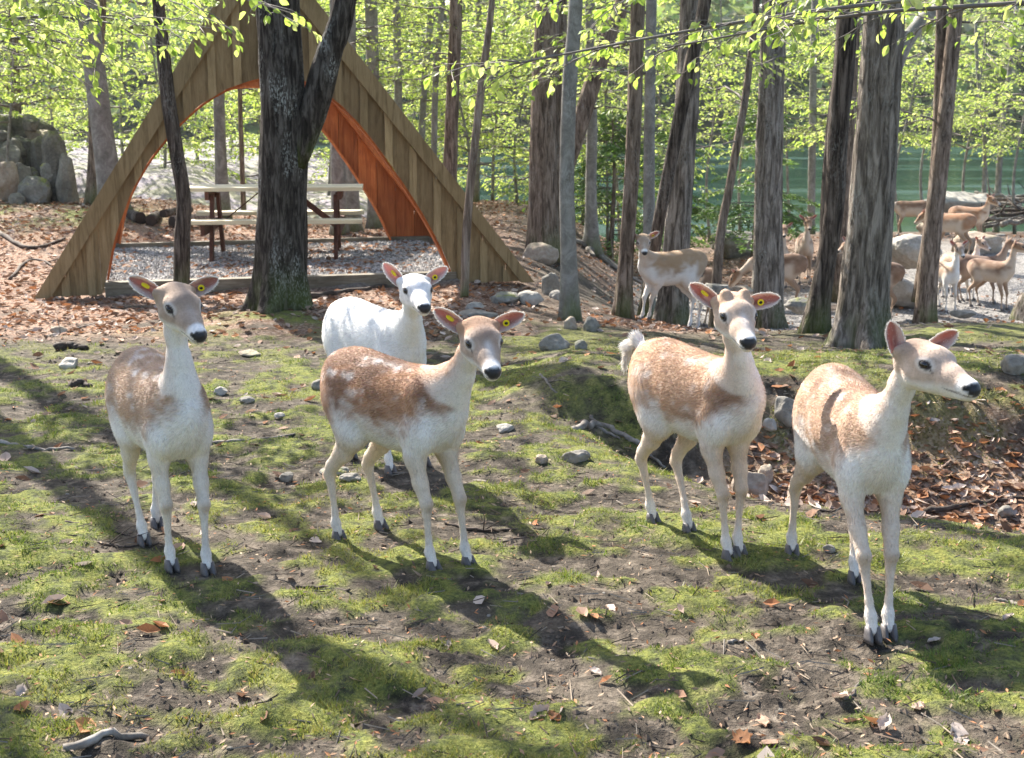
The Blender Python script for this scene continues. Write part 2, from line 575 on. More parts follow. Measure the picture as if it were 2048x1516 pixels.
def build_deer(spec):
    S = spec.get("scale", 1.0)
    coat = spec["coat"]
    fine = spec.get("fine", True)
    h = spec.get("h", 0.0062 if fine else 0.013)
    hoof = [ground_hit(*p) if len(p) == 2 else np.array(p, float) for p in spec["hooves"]]   # front right, front left, hind right, hind left
    fm, hm = (hoof[0] + hoof[1]) / 2, (hoof[2] + hoof[3]) / 2
    if "yaw" in spec:
        yaw = math.radians(spec["yaw"])
        fwd = np.array([math.cos(yaw), math.sin(yaw), 0])
    else:
        fwd = norm((fm - hm) * np.array([1, 1, 0]))
        yaw = math.atan2(fwd[1], fwd[0])
    left = np.array([-fwd[1], fwd[0], 0])
    mid = (fm + hm) / 2
    mid = mid + fwd * spec.get("shift", 0.0) + left * spec.get("side", 0.0)
    mid[2] = (fm[2] + hm[2]) / 2 + spec.get("lift", 0.0)
    W2L = np.array([fwd, left, [0, 0, 1.0]])
    loc = lambda p: (W2L @ (np.asarray(p) - mid)) / S
    wor = lambda p: W2L.T @ (np.asarray(p) * S) + mid
    Y = np.array([0, 1.0, 0])
    P = []
    # torso
    bellyk = spec.get("belly", 1.0)
    ln_ = spec.get("len", 0.90)
    rings = [np.array([x * ln_, z - (bellyk - 1) * 0.05 * (1 - abs(x) / 0.45), w * bellyk * (0.90 if x < 0 else 0.84), hh * 0.97 * (1 + (bellyk - 1) * 0.6)]) for x, z, w, hh in TORSO]
    for r0, r1 in zip(rings[:-1], rings[1:]):
        P.append(Prim((r0[0], 0, r0[1]), (r1[0], 0, r1[1]), r0[3], r1[3], Y, 0.5 * (r0[2] / r0[3] + r1[2] / r1[3]), 0.035, "torso", (-1, 0, -0.35)))
    # spine ridge / haunch
    for sd in (-1, 1):
        P.append(Prim((-0.27 * ln_, 0.062 * sd, 0.60), (-0.20 * ln_, 0.082 * sd, 0.50), 0.105, 0.085, Y, 0.62, 0.05, "haunch", (-0.5, 0, -1)))
        P.append(Prim((0.22 * ln_, 0.062 * sd, 0.64), (0.255 * ln_, 0.072 * sd, 0.52), 0.070, 0.070, Y, 0.56, 0.030, "shoulder", (-0.4, 0, -1)))
    # legs
    dflt = [np.array([0.235, -0.082, 0]), np.array([0.235, 0.082, 0]), np.array([-0.30, -0.085, 0]), np.array([-0.30, 0.085, 0])]
    for q_ in dflt: q_[0] *= ln_
    hooves_l = []
    for i in range(4):
        sd = -1 if i % 2 == 0 else 1
        foot = loc(hoof[i])
        off = foot - dflt[i]
        nm = "fleg" if i < 2 else "hleg"
        bend = spec.get("bend", (0, 0, 0, 0))[i]
        if i < 2:
            J = [((0.225, 0.072 * sd, 0.53), 0.070, 0.60, 0.05), ((0.205, 0.078 * sd, 0.425), 0.045, 0.75, 0.25), ((0.222, 0.080 * sd, 0.33), 0.029, 0.85, 0.45),
                 ((0.242 + bend, 0.080 * sd, 0.255), 0.0255, 0.95, 0.62), ((0.238 + bend * 0.8, 0.080 * sd, 0.215), 0.0165, 0.95, 0.68), ((0.233, 0.082 * sd, 0.12), 0.0125, 0.95, 0.88),
                 ((0.232, 0.082 * sd, 0.070), 0.0190, 1.0, 0.96), ((0.246, 0.082 * sd, 0.030), 0.0175, 1.1, 1.0)]
        else:
            J = [((-0.255, 0.072 * sd, 0.56), 0.098, 0.60, 0.0), ((-0.195, 0.088 * sd, 0.455), 0.070, 0.65, 0.15), ((-0.245, 0.088 * sd, 0.375), 0.041, 0.72, 0.30),
                 ((-0.325 - bend, 0.086 * sd, 0.300), 0.029, 0.80, 0.50), ((-0.345 - bend, 0.085 * sd, 0.265), 0.0255, 0.85, 0.56), ((-0.328 - bend * 0.6, 0.085 * sd, 0.20), 0.0152, 0.95, 0.70), ((-0.312, 0.085 * sd, 0.12), 0.0130, 0.95, 0.88),
                 ((-0.306, 0.085 * sd, 0.070), 0.0195, 1.0, 0.97), ((-0.290, 0.085 * sd, 0.030), 0.0180, 1.1, 1.0)]
        pts = []
        for p, r, s, w in J:
            p = np.array(p)
            p[0] += (ln_ - 1) * dflt[i][0] / ln_
            q = p + off * w
            if w < 1:
                q[2] = p[2] + off[2] * w
            pts.append((q, r, s))
        zl = spec.get("lift", 0.0) / S
        for k, ((a, ra, sa), (b, rb, sb)) in enumerate(zip(pts[:-1], pts[1:])):
            kk = 0.045 if k == 0 else (0.022 if k < 3 else 0.010)
            P.append(Prim(a, b, ra, rb, Y, 0.5 * (sa + sb), kk, nm, None, k))
        hooves_l.append((pts[-1][0], foot, pts[-2][0]))
    # neck and head
    nb = np.array([0.275 * ln_, 0.0, 0.66])
    nbw = wor(nb)
    NL = spec.get("neck", 0.40) * S
    poll_w = ray_sphere(*spec["poll"], nbw, NL, spec.get("poll_near", True)) if "poll" in spec else wor(nb + np.array(spec["poll_l"]))
    if "poll_dy" in spec:      # give the depth offset of the head from the neck base directly
        y = nbw[1] + spec["poll_dy"]
        poll_w = at_y(*spec["poll"], y)
    nose_w = ray_sphere(*spec["nose"], poll_w, 0.238 * S, spec.get("nose_near", True)) if "nose" in spec else wor(nb + np.array(spec["poll_l"]) + np.array(spec["nose_l"]))
    C0 = loc(poll_w)
    F = norm(loc(nose_w) - C0)
    upw = W2L @ np.array(spec.get("head_up", (0, 0, 1.0)))
    U = norm(upw - F * (upw @ F))
    Sd = np.cross(U, F)               # deer's left
    H = lambda t, s, u: C0 + F * (t * (1.07 if t > 0 else 1)) + Sd * s + U * u
    ne = H(-0.035, 0, -0.028)
    nvec = ne - nb
    n1 = nb + np.array([0.02, 0, 0.02])
    mid1 = nb + nvec * 0.38 + np.array([0.035, 0, -0.005])
    mid2 = nb + nvec * 0.72 + np.array([0.018, 0, 0.0])
    NS = norm(np.cross(nvec, np.array([1.0, 0, 0.15]))) if spec.get("neckside", True) else Y
    NS = norm(Y - norm(nvec) * (Y @ norm(nvec)))
    nw = spec.get("neckw", 1.0)
    npts = [(nb + np.array([-0.035, 0, -0.015]), 0.112, 0.62), (nb + nvec * 0.22 + np.array([0.03, 0, -0.005]), 0.082 * nw, 0.68), (mid1 + nvec * 0.06, 0.055 * nw, 0.66), (mid2, 0.043 * nw, 0.78), (ne, 0.043, 0.90)]
    for (a, ra, sa), (b, rb, sb) in zip(npts[:-1], npts[1:]):
        P.append(Prim(a, b, ra, rb, NS, 0.5 * (sa + sb), 0.032, "neck", a - b))
    hd = lambda a, b, ra, rb, s=1.0, k=0.015, tag="head": P.append(Prim(H(*a), H(*b), ra, rb, Sd, s, k, tag, -F))
    hd((-0.014, 0, 0.0), (0.055, 0, 0.004), 0.064, 0.060, 1.05, 0.025)
    hd((0.055, 0, 0.001), (0.125, 0, -0.013), 0.056, 0.041, 1.0, 0.02)
    hd((0.125, 0, -0.013), (0.196, 0, -0.019), 0.041, 0.0290, 1.03, 0.015)
    hd((0.0, 0, -0.048), (0.165, 0, -0.043), 0.042, 0.0175, 0.88, 0.02)
    hd((0.182, 0, -0.041), (0.200, 0, -0.041), 0.0165, 0.0125, 1.35, 0.012)
    hd((0.200, 0, -0.014), (0.208, 0, -0.020), 0.0200, 0.0165, 1.35, 0.012)
    for s in (-1, 1):
        hd((0.030, 0.034 * s, -0.030), (0.080, 0.025 * s, -0.036), 0.038, 0.028, 1.0, 0.02)
        hd((0.046, 0.045 * s, 0.024), (0.070, 0.042 * s, 0.023), 0.0190, 0.0170, 1.0, 0.016)
        hd((-0.018, 0.046 * s, 0.024), (-0.024, 0.060 * s, 0.026), 0.028, 0.020, 1.0, 0.018)
        if spec.get("buds"):
            hd((0.008, 0.030 * s, 0.050), (0.0, 0.034 * s, 0.064), 0.025, 0.021, 1.0, 0.014)
    def eye_frame(s):
        a3 = norm(Sd * s + F * 0.75 + U * 0.05)
        a1 = norm(F - a3 * (F @ a3) - U * 0.12)
        a1 = norm(a1 - a3 * (a1 @ a3))
        a2 = np.cross(a3, a1)
        if a2 @ U < 0: a2 = -a2
        return H(0.073, 0.0515 * s, 0.018), a1, a2, a3
    # tail
    if spec.get("tail") == "up":
        tp = [(-0.35, 0, 0.70), (-0.41, 0.0, 0.735), (-0.475, 0.0, 0.705), (-0.505, 0, 0.63)]
        tr = [0.030, 0.024, 0.022, 0.008]
    else:
        tp = [(-0.41 * ln_ + 0.01, 0, 0.685), (-0.435 * ln_ + 0.01, 0, 0.64), (-0.435 * ln_ + 0.01, 0, 0.56), (-0.43 * ln_ + 0.01, 0, 0.50)]
        tr = [0.03, 0.026, 0.024, 0.01]
    for k in range(3):
        P.append(Prim(tp[k], tp[k + 1], tr[k], tr[k + 1], Y, 0.75, 0.015, "tail"))
    D, lo = build_sdf(P, h)
    V, Fc = surface_nets(D, lo, h)
    V = laplace(V, Fc, 2, 0.5)
    N = vert_normals(V, Fc)
    # nearest primitive of every vertex
    best = np.full(len(V), 1e9); pid = np.zeros(len(V), int); pt = np.zeros(len(V))
    for i, p in enumerate(P):
        d, t = p.dist(V)
        mm = d < best
        best[mm] = d[mm]; pid[mm] = i; pt[mm] = t[mm]
    tags = np.array([p.tag for p in P])[pid]
    flow = np.array([p.flow for p in P])[pid]
    sd0 = spec.get("seed", 1)
    x, y, z = V.T
    x = x.copy()
    pale, back, dark, leg, face = (np.array(coat[k]) for k in ("pale", "back", "dark", "leg", "face"))
    if "back" in spec: back = np.array(spec["back"])
    lerp = lambda a, b, w: a + (b - a) * np.asarray(w)[:, None]
    # smooth blend fields instead of hard part borders
    zc = np.interp(x, [r[0] for r in rings], [r[1] for r in rings]); hh = np.interp(x, [r[0] for r in rings], [r[3] for r in rings])
    u = (z - zc) / hh
    x = x / ln_
    streak = fbm(x * 9, y * 22, z * 30, sd0 + 3, 3)
    patch = fbm(x * 5, y * 5, z * 5, sd0, 3)
    spots = sstep(0.34, 0.6, fbm(x * 26, y * 26, z * 26, sd0 + 7, 2))
    hf = fbm(x * 24, y * 45, z * 60, sd0 + 17, 2)
    bw = sstep(-0.42, 0.36, u + coat["line"] + 0.26 * streak + 0.14 * patch + 0.40 * hf)
    bw = np.maximum(bw, sstep(-0.75, -0.15, u + 0.35 * streak + 0.3 * hf) * np.exp(-((x - 0.215 + 0.05 * (u + 0.3)) / 0.065) ** 2) * 0.9)
    bw = np.maximum(bw, sstep(0.44, 0.54, z + 0.05 * streak) * sstep(-0.2, -0.28, x) * 0.9)
    front = N[:, 0] * sstep(0.1, 0.25, x)
    bw = bw * (1 - sstep(0.45, 0.85, front + 0.2 * streak) * sstep(1.3, 0.7, u))
    C = lerp(np.tile(pale, (len(V), 1)), back, bw)
    C = lerp(C, dark, bw * sstep(0.0, 0.5, patch + 0.35 * streak + 0.4 * hf + 0.25 * (u - 0.5)) * 0.75)
    C = lerp(C, pale * 0.95, bw * np.clip(spots * coat["spots"] + sstep(0.10, 0.6, -streak * 1.0 - hf * 0.35) * coat["spots"] * 0.8, 0, 1))
    lw = sstep(0.49, 0.38, z + 0.05 * streak) * np.isin(tags, ["fleg", "hleg", "haunch", "shoulder"])
    C = lerp(C, leg, lw)
    low = sstep(0.16, 0.05, z) * np.isin(tags, ["fleg", "hleg"])
    C = lerp(C, pale, low * 0.75)
    dirt = np.isin(tags, ["fleg", "hleg"]) * sstep(0.1, 0.6, fbm(x * 20, y * 20, z * 9, sd0 + 23, 3)) * sstep(0.5, 0.2, z) * 0.4
    C = lerp(C, np.array([0.36, 0.28, 0.21]), dirt)
    knee = np.isin(tags, ["fleg"]) * np.exp(-((z - 0.245) / 0.03) ** 2) * sstep(0.2, 0.9, N[:, 0])
    C = lerp(C, np.array([0.42, 0.30, 0.2]), knee * 0.6 * (0 if coat is WHITE else 1))
    # neck: pale throat, coloured nape
    isn = (tags == "neck")
    dors = norm(np.array([-1.0, 0, 0.0]) - norm(nvec) * (-nvec[0] / np.linalg.norm(nvec)))
    nd = N @ dors
    tn = np.clip(((V - nb) @ nvec) / (nvec @ nvec), 0, 1.2)
    nb_w = sstep(-0.05 + 0.25 * (1 - tn), 0.55, nd + 0.25 * streak)
    Cn = lerp(np.tile(pale * 0.97, (len(V), 1)), (back + pale) * 0.5, sstep(-0.5, 0.3, nd + 0.4 * streak) * 0.45)
    Cn = lerp(Cn, back, nb_w * 0.85)
    nk = spec.get("neckcol", coat.get("neck", 0))
    if nk: Cn = lerp(Cn, (back * 0.75 + pale * 0.25), sstep(-0.8, -0.1, nd + 0.3 * streak + 0.3 * hf) * nk)
    wn_ = isn * sstep(0.02, 0.22, tn)
    C = lerp(C, 0, wn_) + Cn * wn_[:, None]
    # head
    q = V - C0
    ht, hs, hu = q @ F, q @ Sd, q @ U
    ht = np.where(ht > 0, ht / 1.07, ht)
    ish = (tags == "head")
    Ch = np.tile(face, (len(V), 1))
    fn = fbm(ht * 60, hs * 60, hu * 60, sd0 + 11, 3)
    fore = sstep(0.02, 0.06, hu + 0.25 * (0.03 - np.abs(ht - 0.03)) + 0.01 * fn)
    Ch = lerp(Ch, back * 0.9, sstep(-0.01, 0.035, hu) * sstep(0.07, 0.02, ht) * 0.8)
    Ch = Ch * (1 + 0.30 * fn)[:, None]
    Ch = lerp(Ch, dark, spec.get("mask", 0.55) * np.exp(-((ht - 0.075) / 0.035) ** 2) * sstep(0.045, 0.015, np.abs(hs)) * sstep(0.0, 0.03, hu))
    Ch = lerp(Ch, pale * 0.92, spec.get("bridge", 0.4) * np.exp(-(hs / 0.014) ** 2) * sstep(0.09, 0.12, ht) * sstep(-0.01, 0.01, hu))
    Ch = lerp(Ch, pale, sstep(-0.028, -0.055, hu + 0.006 * fn - 0.02 * sstep(0.05, 0.16, ht)))
    Ch = lerp(Ch, pale * 0.95, sstep(0.166, 0.186, ht + 0.006 * fn) * 0.95)
    for s in (-1, 1):
        c, a1, a2, a3 = eye_frame(s)
        qe = V - c
        dx, dz_, dn = qe @ a1, qe @ a2, qe @ a3
        same = dn > -0.012
        de = np.sqrt((dx / 1.4) ** 2 + dz_ ** 2)
        Ch = lerp(Ch, pale, same * sstep(0.027, 0.016, de) * 0.42)
        tear = np.exp(-(((dz_ + 0.004 + 0.55 * (dx - 0.012)) / 0.0035) ** 2)) * sstep(0.010, 0.014, dx) * sstep(0.038, 0.028, dx)
        Ch = lerp(Ch, np.array([0.03, 0.02, 0.018]), same * np.clip(sstep(0.0155, 0.0130, de) + tear * 0.9, 0, 1))
    nose = sstep(0.209, 0.213, ht + 0.35 * np.maximum(0, hu + 0.010) - 1.6 * np.maximum(0, -0.025 - hu) - 0.2 * np.maximum(0, np.abs(hs) - 0.014))
    nose = nose * sstep(0.008, 0.001, hu)
    nost = np.zeros(len(V))
    for s in (-1, 1):
        nost = np.maximum(nost, sstep(0.011, 0.007, np.sqrt(((ht - 0.205) / 1.5) ** 2 + (hs - 0.024 * s) ** 2 + (hu + 0.012) ** 2)))
    nose = np.maximum(nose, nost) * ish
    mouth = np.exp(-((hu + 0.0335) / 0.0028) ** 2) * sstep(0.12, 0.15, ht) * ish
    C = lerp(C, 0, ish.astype(float)) + Ch * ish[:, None]
    C = lerp(C, np.array([0.018, 0.016, 0.018]), nose)
    C = lerp(C, np.array([0.003, 0.003, 0.003]), nost * ish)
    C = lerp(C, np.array([0.09, 0.06, 0.05]), mouth * 0.9)
    # tail
    ist = tags == "tail"
    C[ist] = pale * 1.0
    if spec.get("tail") != "up" and coat is not WHITE:
        C[ist & (N[:, 0] < 0.1) & (np.abs(y) < 0.02)] = np.array([0.06, 0.045, 0.04])
    # blend part colour seams (a few diffusion steps away from the face)
    Cs = laplace(C, Fc, 5, 0.5)
    keep = (ish & (ht > 0.01)).astype(float)
    C = lerp(Cs, 0, keep) + C * keep[:, None]
    wet = np.where(ish, nose, 0.0)
    if coat is WHITE:
        pass
    # ears joined to the body mesh
    Ve, Fe, Ce, Ne = [], [], [], []
    ear_frames = []
    for ei, s in enumerate((-1, 1)):          # deer's right, deer's left
        base = H(-0.026, 0.054 * s, 0.016)
        if "ears" in spec:
            bw_ = wor(base)
            tipw = at_y(*spec["ears"][ei], bw_[1] + spec.get("ear_dy", (0, 0))[ei])
            ed = norm(loc(tipw) - base)
        else:
            ed = norm(Sd * s * 0.8 + U * 0.62 - F * 0.25)
        open_ = F + 0.35 * Sd * s * 0 + np.array([0, 0, 0.0])
        openw = W2L @ norm(np.array([0, -1.0, 0.15]))
        open_ = norm(F * 0.6 + openw * spec.get("ear_open", 0.7))
        open_ = norm(open_ - ed * (open_ @ ed))
        acr = np.cross(ed, open_)
        EL = spec.get("earlen", 0.118)
        nv, nu = 15, 13
        vv = np.linspace(0, 1, nv); uu = np.linspace(-1, 1, nu)
        prof = np.interp(vv, [0, 0.12, 0.3, 0.5, 0.7, 0.85, 0.95, 1.0], [0.021, 0.025, 0.028, 0.028, 0.025, 0.018, 0.010, 0.003])
        cup = np.interp(vv, [0, 0.2, 0.6, 1.0], [0.042, 0.038, 0.022, 0.002])
        for side in (0, 1):
            th = 0.004 * (1 if side else -0.2)
            W = prof[:, None] * uu[None]
            dep = cup[:, None] * (1 - uu[None] ** 2)
            A = (base + vv[:, None, None] * EL * ed - dep[..., None] * open_ + (0.018 - 0.02 * vv[:, None, None] ** 2) * open_ * 0 + W[..., None] * acr - th * (1 - np.abs(uu[None, :, None]) ** 3) * open_)
            idx = np.arange(nv * nu).reshape(nv, nu)
            q4 = np.stack([idx[:-1, :-1], idx[:-1, 1:], idx[1:, 1:], idx[1:, :-1]], -1).reshape(-1, 4)
            if side: q4 = q4[:, ::-1]
            n0 = sum(len(a) for a in Ve)
            Ve.append(A.reshape(-1, 3)); Fe.append(q4 + n0)
            U2, V2 = np.meshgrid(uu, vv)
            en = fbm(U2 * 5 + 3 * ei, V2 * 3, 0.5 * ei, sd0 + 31, 3)
            if side == 0:
                inner = np.array([0.40, 0.20, 0.17]) if coat is not WHITE else np.array([0.62, 0.36, 0.34])
                c = np.tile(inner, (nv * nu, 1))
                hairy = np.clip(sstep(0.45, 0.9, np.abs(U2) + 0.35 * en) * 0.95 + sstep(0.60, 0.15, V2 + 0.45 * en + 0.15 * U2 * s) * 0.8, 0, 1).ravel()
                c = lerp(c, np.array([0.72, 0.66, 0.62]), hairy)
                dk = (np.exp(-((U2 - 0.35) / 0.3) ** 2 - ((V2 - 0.3) / 0.2) ** 2) * 0.5).ravel()
                c = lerp(c, np.array([0.10, 0.03, 0.03]), dk)
            else:
                c = lerp(np.tile((face + pale) * 0.5, (nv * nu, 1)), pale, sstep(0.6, 1.0, np.abs(U2)).ravel())
            Ce.append(c)
        ear_frames.append((base, ed, open_, acr, EL))
    Ve, Fe, Ce = np.concatenate(Ve), np.concatenate(Fe), np.concatenate(Ce)
    nbody = len(V)
    AV = np.concatenate([V, Ve]) * S
    AF = np.concatenate([Fc, Fe + nbody])
    AC = np.clip(np.concatenate([C, Ce]), 0, 1)
    midx = np.concatenate([np.zeros(len(Fc), int), np.ones(len(Fe), int)])
    me = make_mesh("deer", AV, AF, None, True, {"Col": AC, "wet": np.concatenate([wet, np.zeros(len(Ve))])}, [MAT_COAT, MAT_EAR], midx)
    deer = add_obj("deer", me, None, tuple(mid), (0, 0, yaw), spec["label"], "deer", spec.get("group"))
    # eyes
    eyes = []
    for s in (-1, 1):
        c, ax1, ax2, ax3 = eye_frame(s)
        ub = np.linspace(0, math.pi, 9); ph = np.linspace(0, 2 * math.pi, 14, endpoint=False)
        pts = np.array([c + 0.0138 * (math.sin(a) * math.cos(b) * ax1 * 1.3 + math.sin(a) * math.sin(b) * ax2 * spec.get("eye_open", 0.9) + math.cos(a) * ax3) for a in ub for b in ph])
        idx = np.arange(len(pts)).reshape(9, 14)
        f4 = np.stack([idx[:-1], np.roll(idx, -1, 1)[:-1], np.roll(idx, -1, 1)[1:], idx[1:]], -1).reshape(-1, 4)
        add_obj("eye", make_mesh("eye", pts * S, f4, MAT_EYE), deer)
    # hooves: two claws each
    for (pa, foot, fet) in hooves_l:
        b = Bag()
        d = norm((pa - fet) * np.array([1, 1, 0]) + np.array([0.03, 0, 0]))
        lat = np.array([-d[1], d[0], 0])
        gz = foot[2]
        for s in (-1, 1):
            rr = []
            for (fz, x0, x1, w) in ((0.0, -0.022, 0.046, 0.0150), (0.014, -0.021, 0.040, 0.0150), (0.030, -0.018, 0.026, 0.0135), (0.046, -0.014, 0.014, 0.011)):
                a = np.linspace(0, 2 * math.pi, 10, endpoint=False)
                cx, hx = (x0 + x1) / 2, (x1 - x0) / 2
                px = cx + hx * np.cos(a)
                py = w * np.sin(a) * (1 - 0.45 * np.clip(np.cos(a), 0, 1))
                base = np.array([pa[0], pa[1], gz - 0.004 + fz])
                rr.append(base + px[:, None] * d + (py + s * 0.0145)[:, None] * lat)
            v = np.concatenate(rr + [rr[-1].mean(0, keepdims=True), rr[0].mean(0, keepdims=True)])
            idx = np.arange(40).reshape(4, 10)
            f4 = np.stack([idx[:-1], np.roll(idx, -1, 1)[:-1], np.roll(idx, -1, 1)[1:], idx[1:]], -1).reshape(-1, 4)
            n0 = b.n
            b.add(v * S, f4)
            b.f.setdefault(3, []).append(np.stack([idx[-1], np.roll(idx[-1], -1), np.full(10, 40)], 1) + n0)
            b.f[3].append(np.stack([np.roll(idx[0], -1), idx[0], np.full(10, 41)], 1) + n0)
        add_obj("hoof", b.mesh("hoof", MAT_HOOF), deer)
    # ear tags
    for ei, kind in enumerate(spec.get("tags", ())):
        base, ed, open_, acr, EL = ear_frames[ei]
        if not kind:
            continue
        c = base + ed * EL * (0.48 if kind == "plate" else 0.42) - open_ * (0.004 if kind == "plate" else 0.0) + acr * 0.004
        nrm_ = norm(open_ * (0.35 if kind == "plate" else 1.0) + acr * (0.95 if kind == "plate" else 0.25))
        e1 = norm(ed - nrm_ * (ed @ nrm_)); e2 = np.cross(nrm_, e1)
        a = np.linspace(0, 2 * math.pi, 20, endpoint=False)
        rings_ = []
        R1, R0 = (0.0105, 0.0) if kind == "plate" else (0.0118, 0.0064)
        for (r, o) in ((R0, 0.003), (R1, 0.003), (R1, -0.002), (R0, -0.002)):
            rings_.append(c + nrm_ * o + r * (np.cos(a)[:, None] * e1 * (1.5 if kind == "plate" else 1) + np.sin(a)[:, None] * e2))
        idx = np.arange(80).reshape(4, 20)
        nx_ = np.roll(idx, -1, 1)
        f4 = np.concatenate([np.stack([idx[k], nx_[k], nx_[(k + 1) % 4], idx[(k + 1) % 4]], -1) for k in range(4)])
        tg = add_obj("ear_tag", make_mesh("ear_tag", np.concatenate(rings_) * S, f4, MAT_TAG, False), deer)
        if kind != "plate":
            vv_ = np.concatenate([c + 0.0005 * nrm_ + 0.0065 * (np.cos(a)[:, None] * e1 + np.sin(a)[:, None] * e2), c[None] + nrm_ * 0.003])
            add_obj("tag_stud", make_mesh("tag_stud", vv_ * S, np.stack([np.arange(20), (np.arange(20) + 1) % 20, np.full(20, 20)], 1), MAT_TAGHOLE, False), tg)
    # small antlers
    if spec.get("antlers"):
        for s in (-1, 1):
            b = Bag()
            L = spec["antlers"]
            pth = spline([H(0.005, 0.032 * s, 0.05), H(-0.01, 0.045 * s, 0.05 + 0.5 * L), H(0.0, 0.06 * s, 0.05 + L)], 6)
            bag_tube(b, pth * S, np.linspace(0.013, 0.005, 6) * S, 7)
            add_obj("antler", b.mesh("antler", MAT_ANTLER), deer)
    # fur strands
    if fine:
        rng = np.random.default_rng(sd0 + 100)
        tri = Fc
        area = np.linalg.norm(np.cross(V[tri[:, 2]] - V[tri[:, 0]], V[tri[:, 3]] - V[tri[:, 1]]), axis=1)
        wt = np.where(np.isin(tags[tri[:, 0]], ["fleg", "hleg"]), 0.8, 1.0) * area
        wt[tags[tri[:, 0]] == "tail"] *= 4
        n = spec.get("hairs", 52000)
        pick = rng.choice(len(tri), n, p=wt / wt.sum())
        a_, b_ = rng.random((2, n, 1))
        Q = V[tri[pick]]
        root = (Q[:, 0] * (1 - a_) + Q[:, 1] * a_) * (1 - b_) + (Q[:, 3] * (1 - a_) + Q[:, 2] * a_) * b_
        vi = tri[pick, 0]
        NN = N[vi]
        fl = flow[vi] + rng.normal(0, 0.22, (n, 3))
        tg_ = tags[vi]
        fl = fl - NN * (fl * NN).sum(1, keepdims=True)
        fl /= np.maximum(np.linalg.norm(fl, axis=1, keepdims=True), 1e-6)
        ln = np.select([tg_ == "torso", tg_ == "neck", tg_ == "haunch", tg_ == "shoulder", tg_ == "tail", tg_ == "head"], [0.019, 0.010, 0.017, 0.015, 0.042, 0.005], 0.011)
        ln = np.where((tg_ == "torso") & (NN[:, 2] < -0.5), 0.028, ln)
        ln = np.where(np.isin(tg_, ["fleg", "hleg"]) & (root[:, 2] > 0.36), 0.017, ln)
        ln = ln * rng.uniform(0.5, 1.3, n)
        okh = ~((tg_ == "head") & ((wet[vi] > 0.1) | (np.sqrt((ht[vi] - 0.073) ** 2 + (hu[vi] - 0.017) ** 2) < 0.024)))
        lift = rng.uniform(0.05, 0.28, n)[:, None] * np.where(tg_ == "tail", 0.9, 1.0)[:, None]
        tip = root + (fl + NN * lift) * ln[:, None]
        side_ = np.cross(fl, NN) * (rng.uniform(0.0012, 0.0024, n)[:, None])
        V3 = np.stack([root - side_ - NN * 0.001, root + side_ - NN * 0.001, tip], 1)[okh].reshape(-1, 3)
        cv = C[vi] * rng.uniform(0.80, 1.18, (n, 1)) + rng.normal(0, 0.012, (n, 3))
        cv = np.clip(np.repeat(cv[okh], 3, 0), 0.005, 0.92)
        for base, ed, open_, acr, EL in ear_frames:
            ne_ = 700
            tv = rng.random(ne_) ** 0.8; sg = rng.choice([-1, 1], ne_)
            pw = np.interp(tv, vv, prof)
            fr = np.where(rng.random(ne_) < 0.6, 1.0, rng.uniform(0.2, 1, ne_))
            dp = np.interp(tv, vv, cup) * (1 - fr ** 2)
            rt = base + (tv * EL)[:, None] * ed + (pw * sg * fr)[:, None] * acr - dp[:, None] * open_
            dr = ed * 0.8 + (sg * rng.uniform(-0.5, 0.7, ne_))[:, None] * acr + rng.uniform(0.0, 0.5, (ne_, 1)) * open_ + rng.normal(0, 0.2, (ne_, 3))
            dr /= np.linalg.norm(dr, axis=1, keepdims=True)
            tp_ = rt + dr * rng.uniform(0.003, 0.010, (ne_, 1))
            sv = np.cross(dr, open_) * 0.0009
            V3 = np.concatenate([V3, np.stack([rt - sv, rt + sv, tp_], 1).reshape(-1, 3)])
            cv = np.concatenate([cv, np.repeat(np.tile(pale, (ne_, 1)) * rng.uniform(0.85, 1.05, (ne_, 1)), 3, 0)])
        add_obj("fur", make_mesh("fur", V3 * S, np.arange(len(V3)).reshape(-1, 3), MAT_FUR, False, {"Col": cv}), deer, kind="stuff")
    print("deer", spec["label"], "verts", nbody, "NL", round(float(np.linalg.norm(poll_w - nbw)), 3), "yaw", round(math.degrees(yaw)), "feet", round(float(np.linalg.norm((fm - hm)[:2])), 2), "pos", np.round(mid, 2))
    return deer

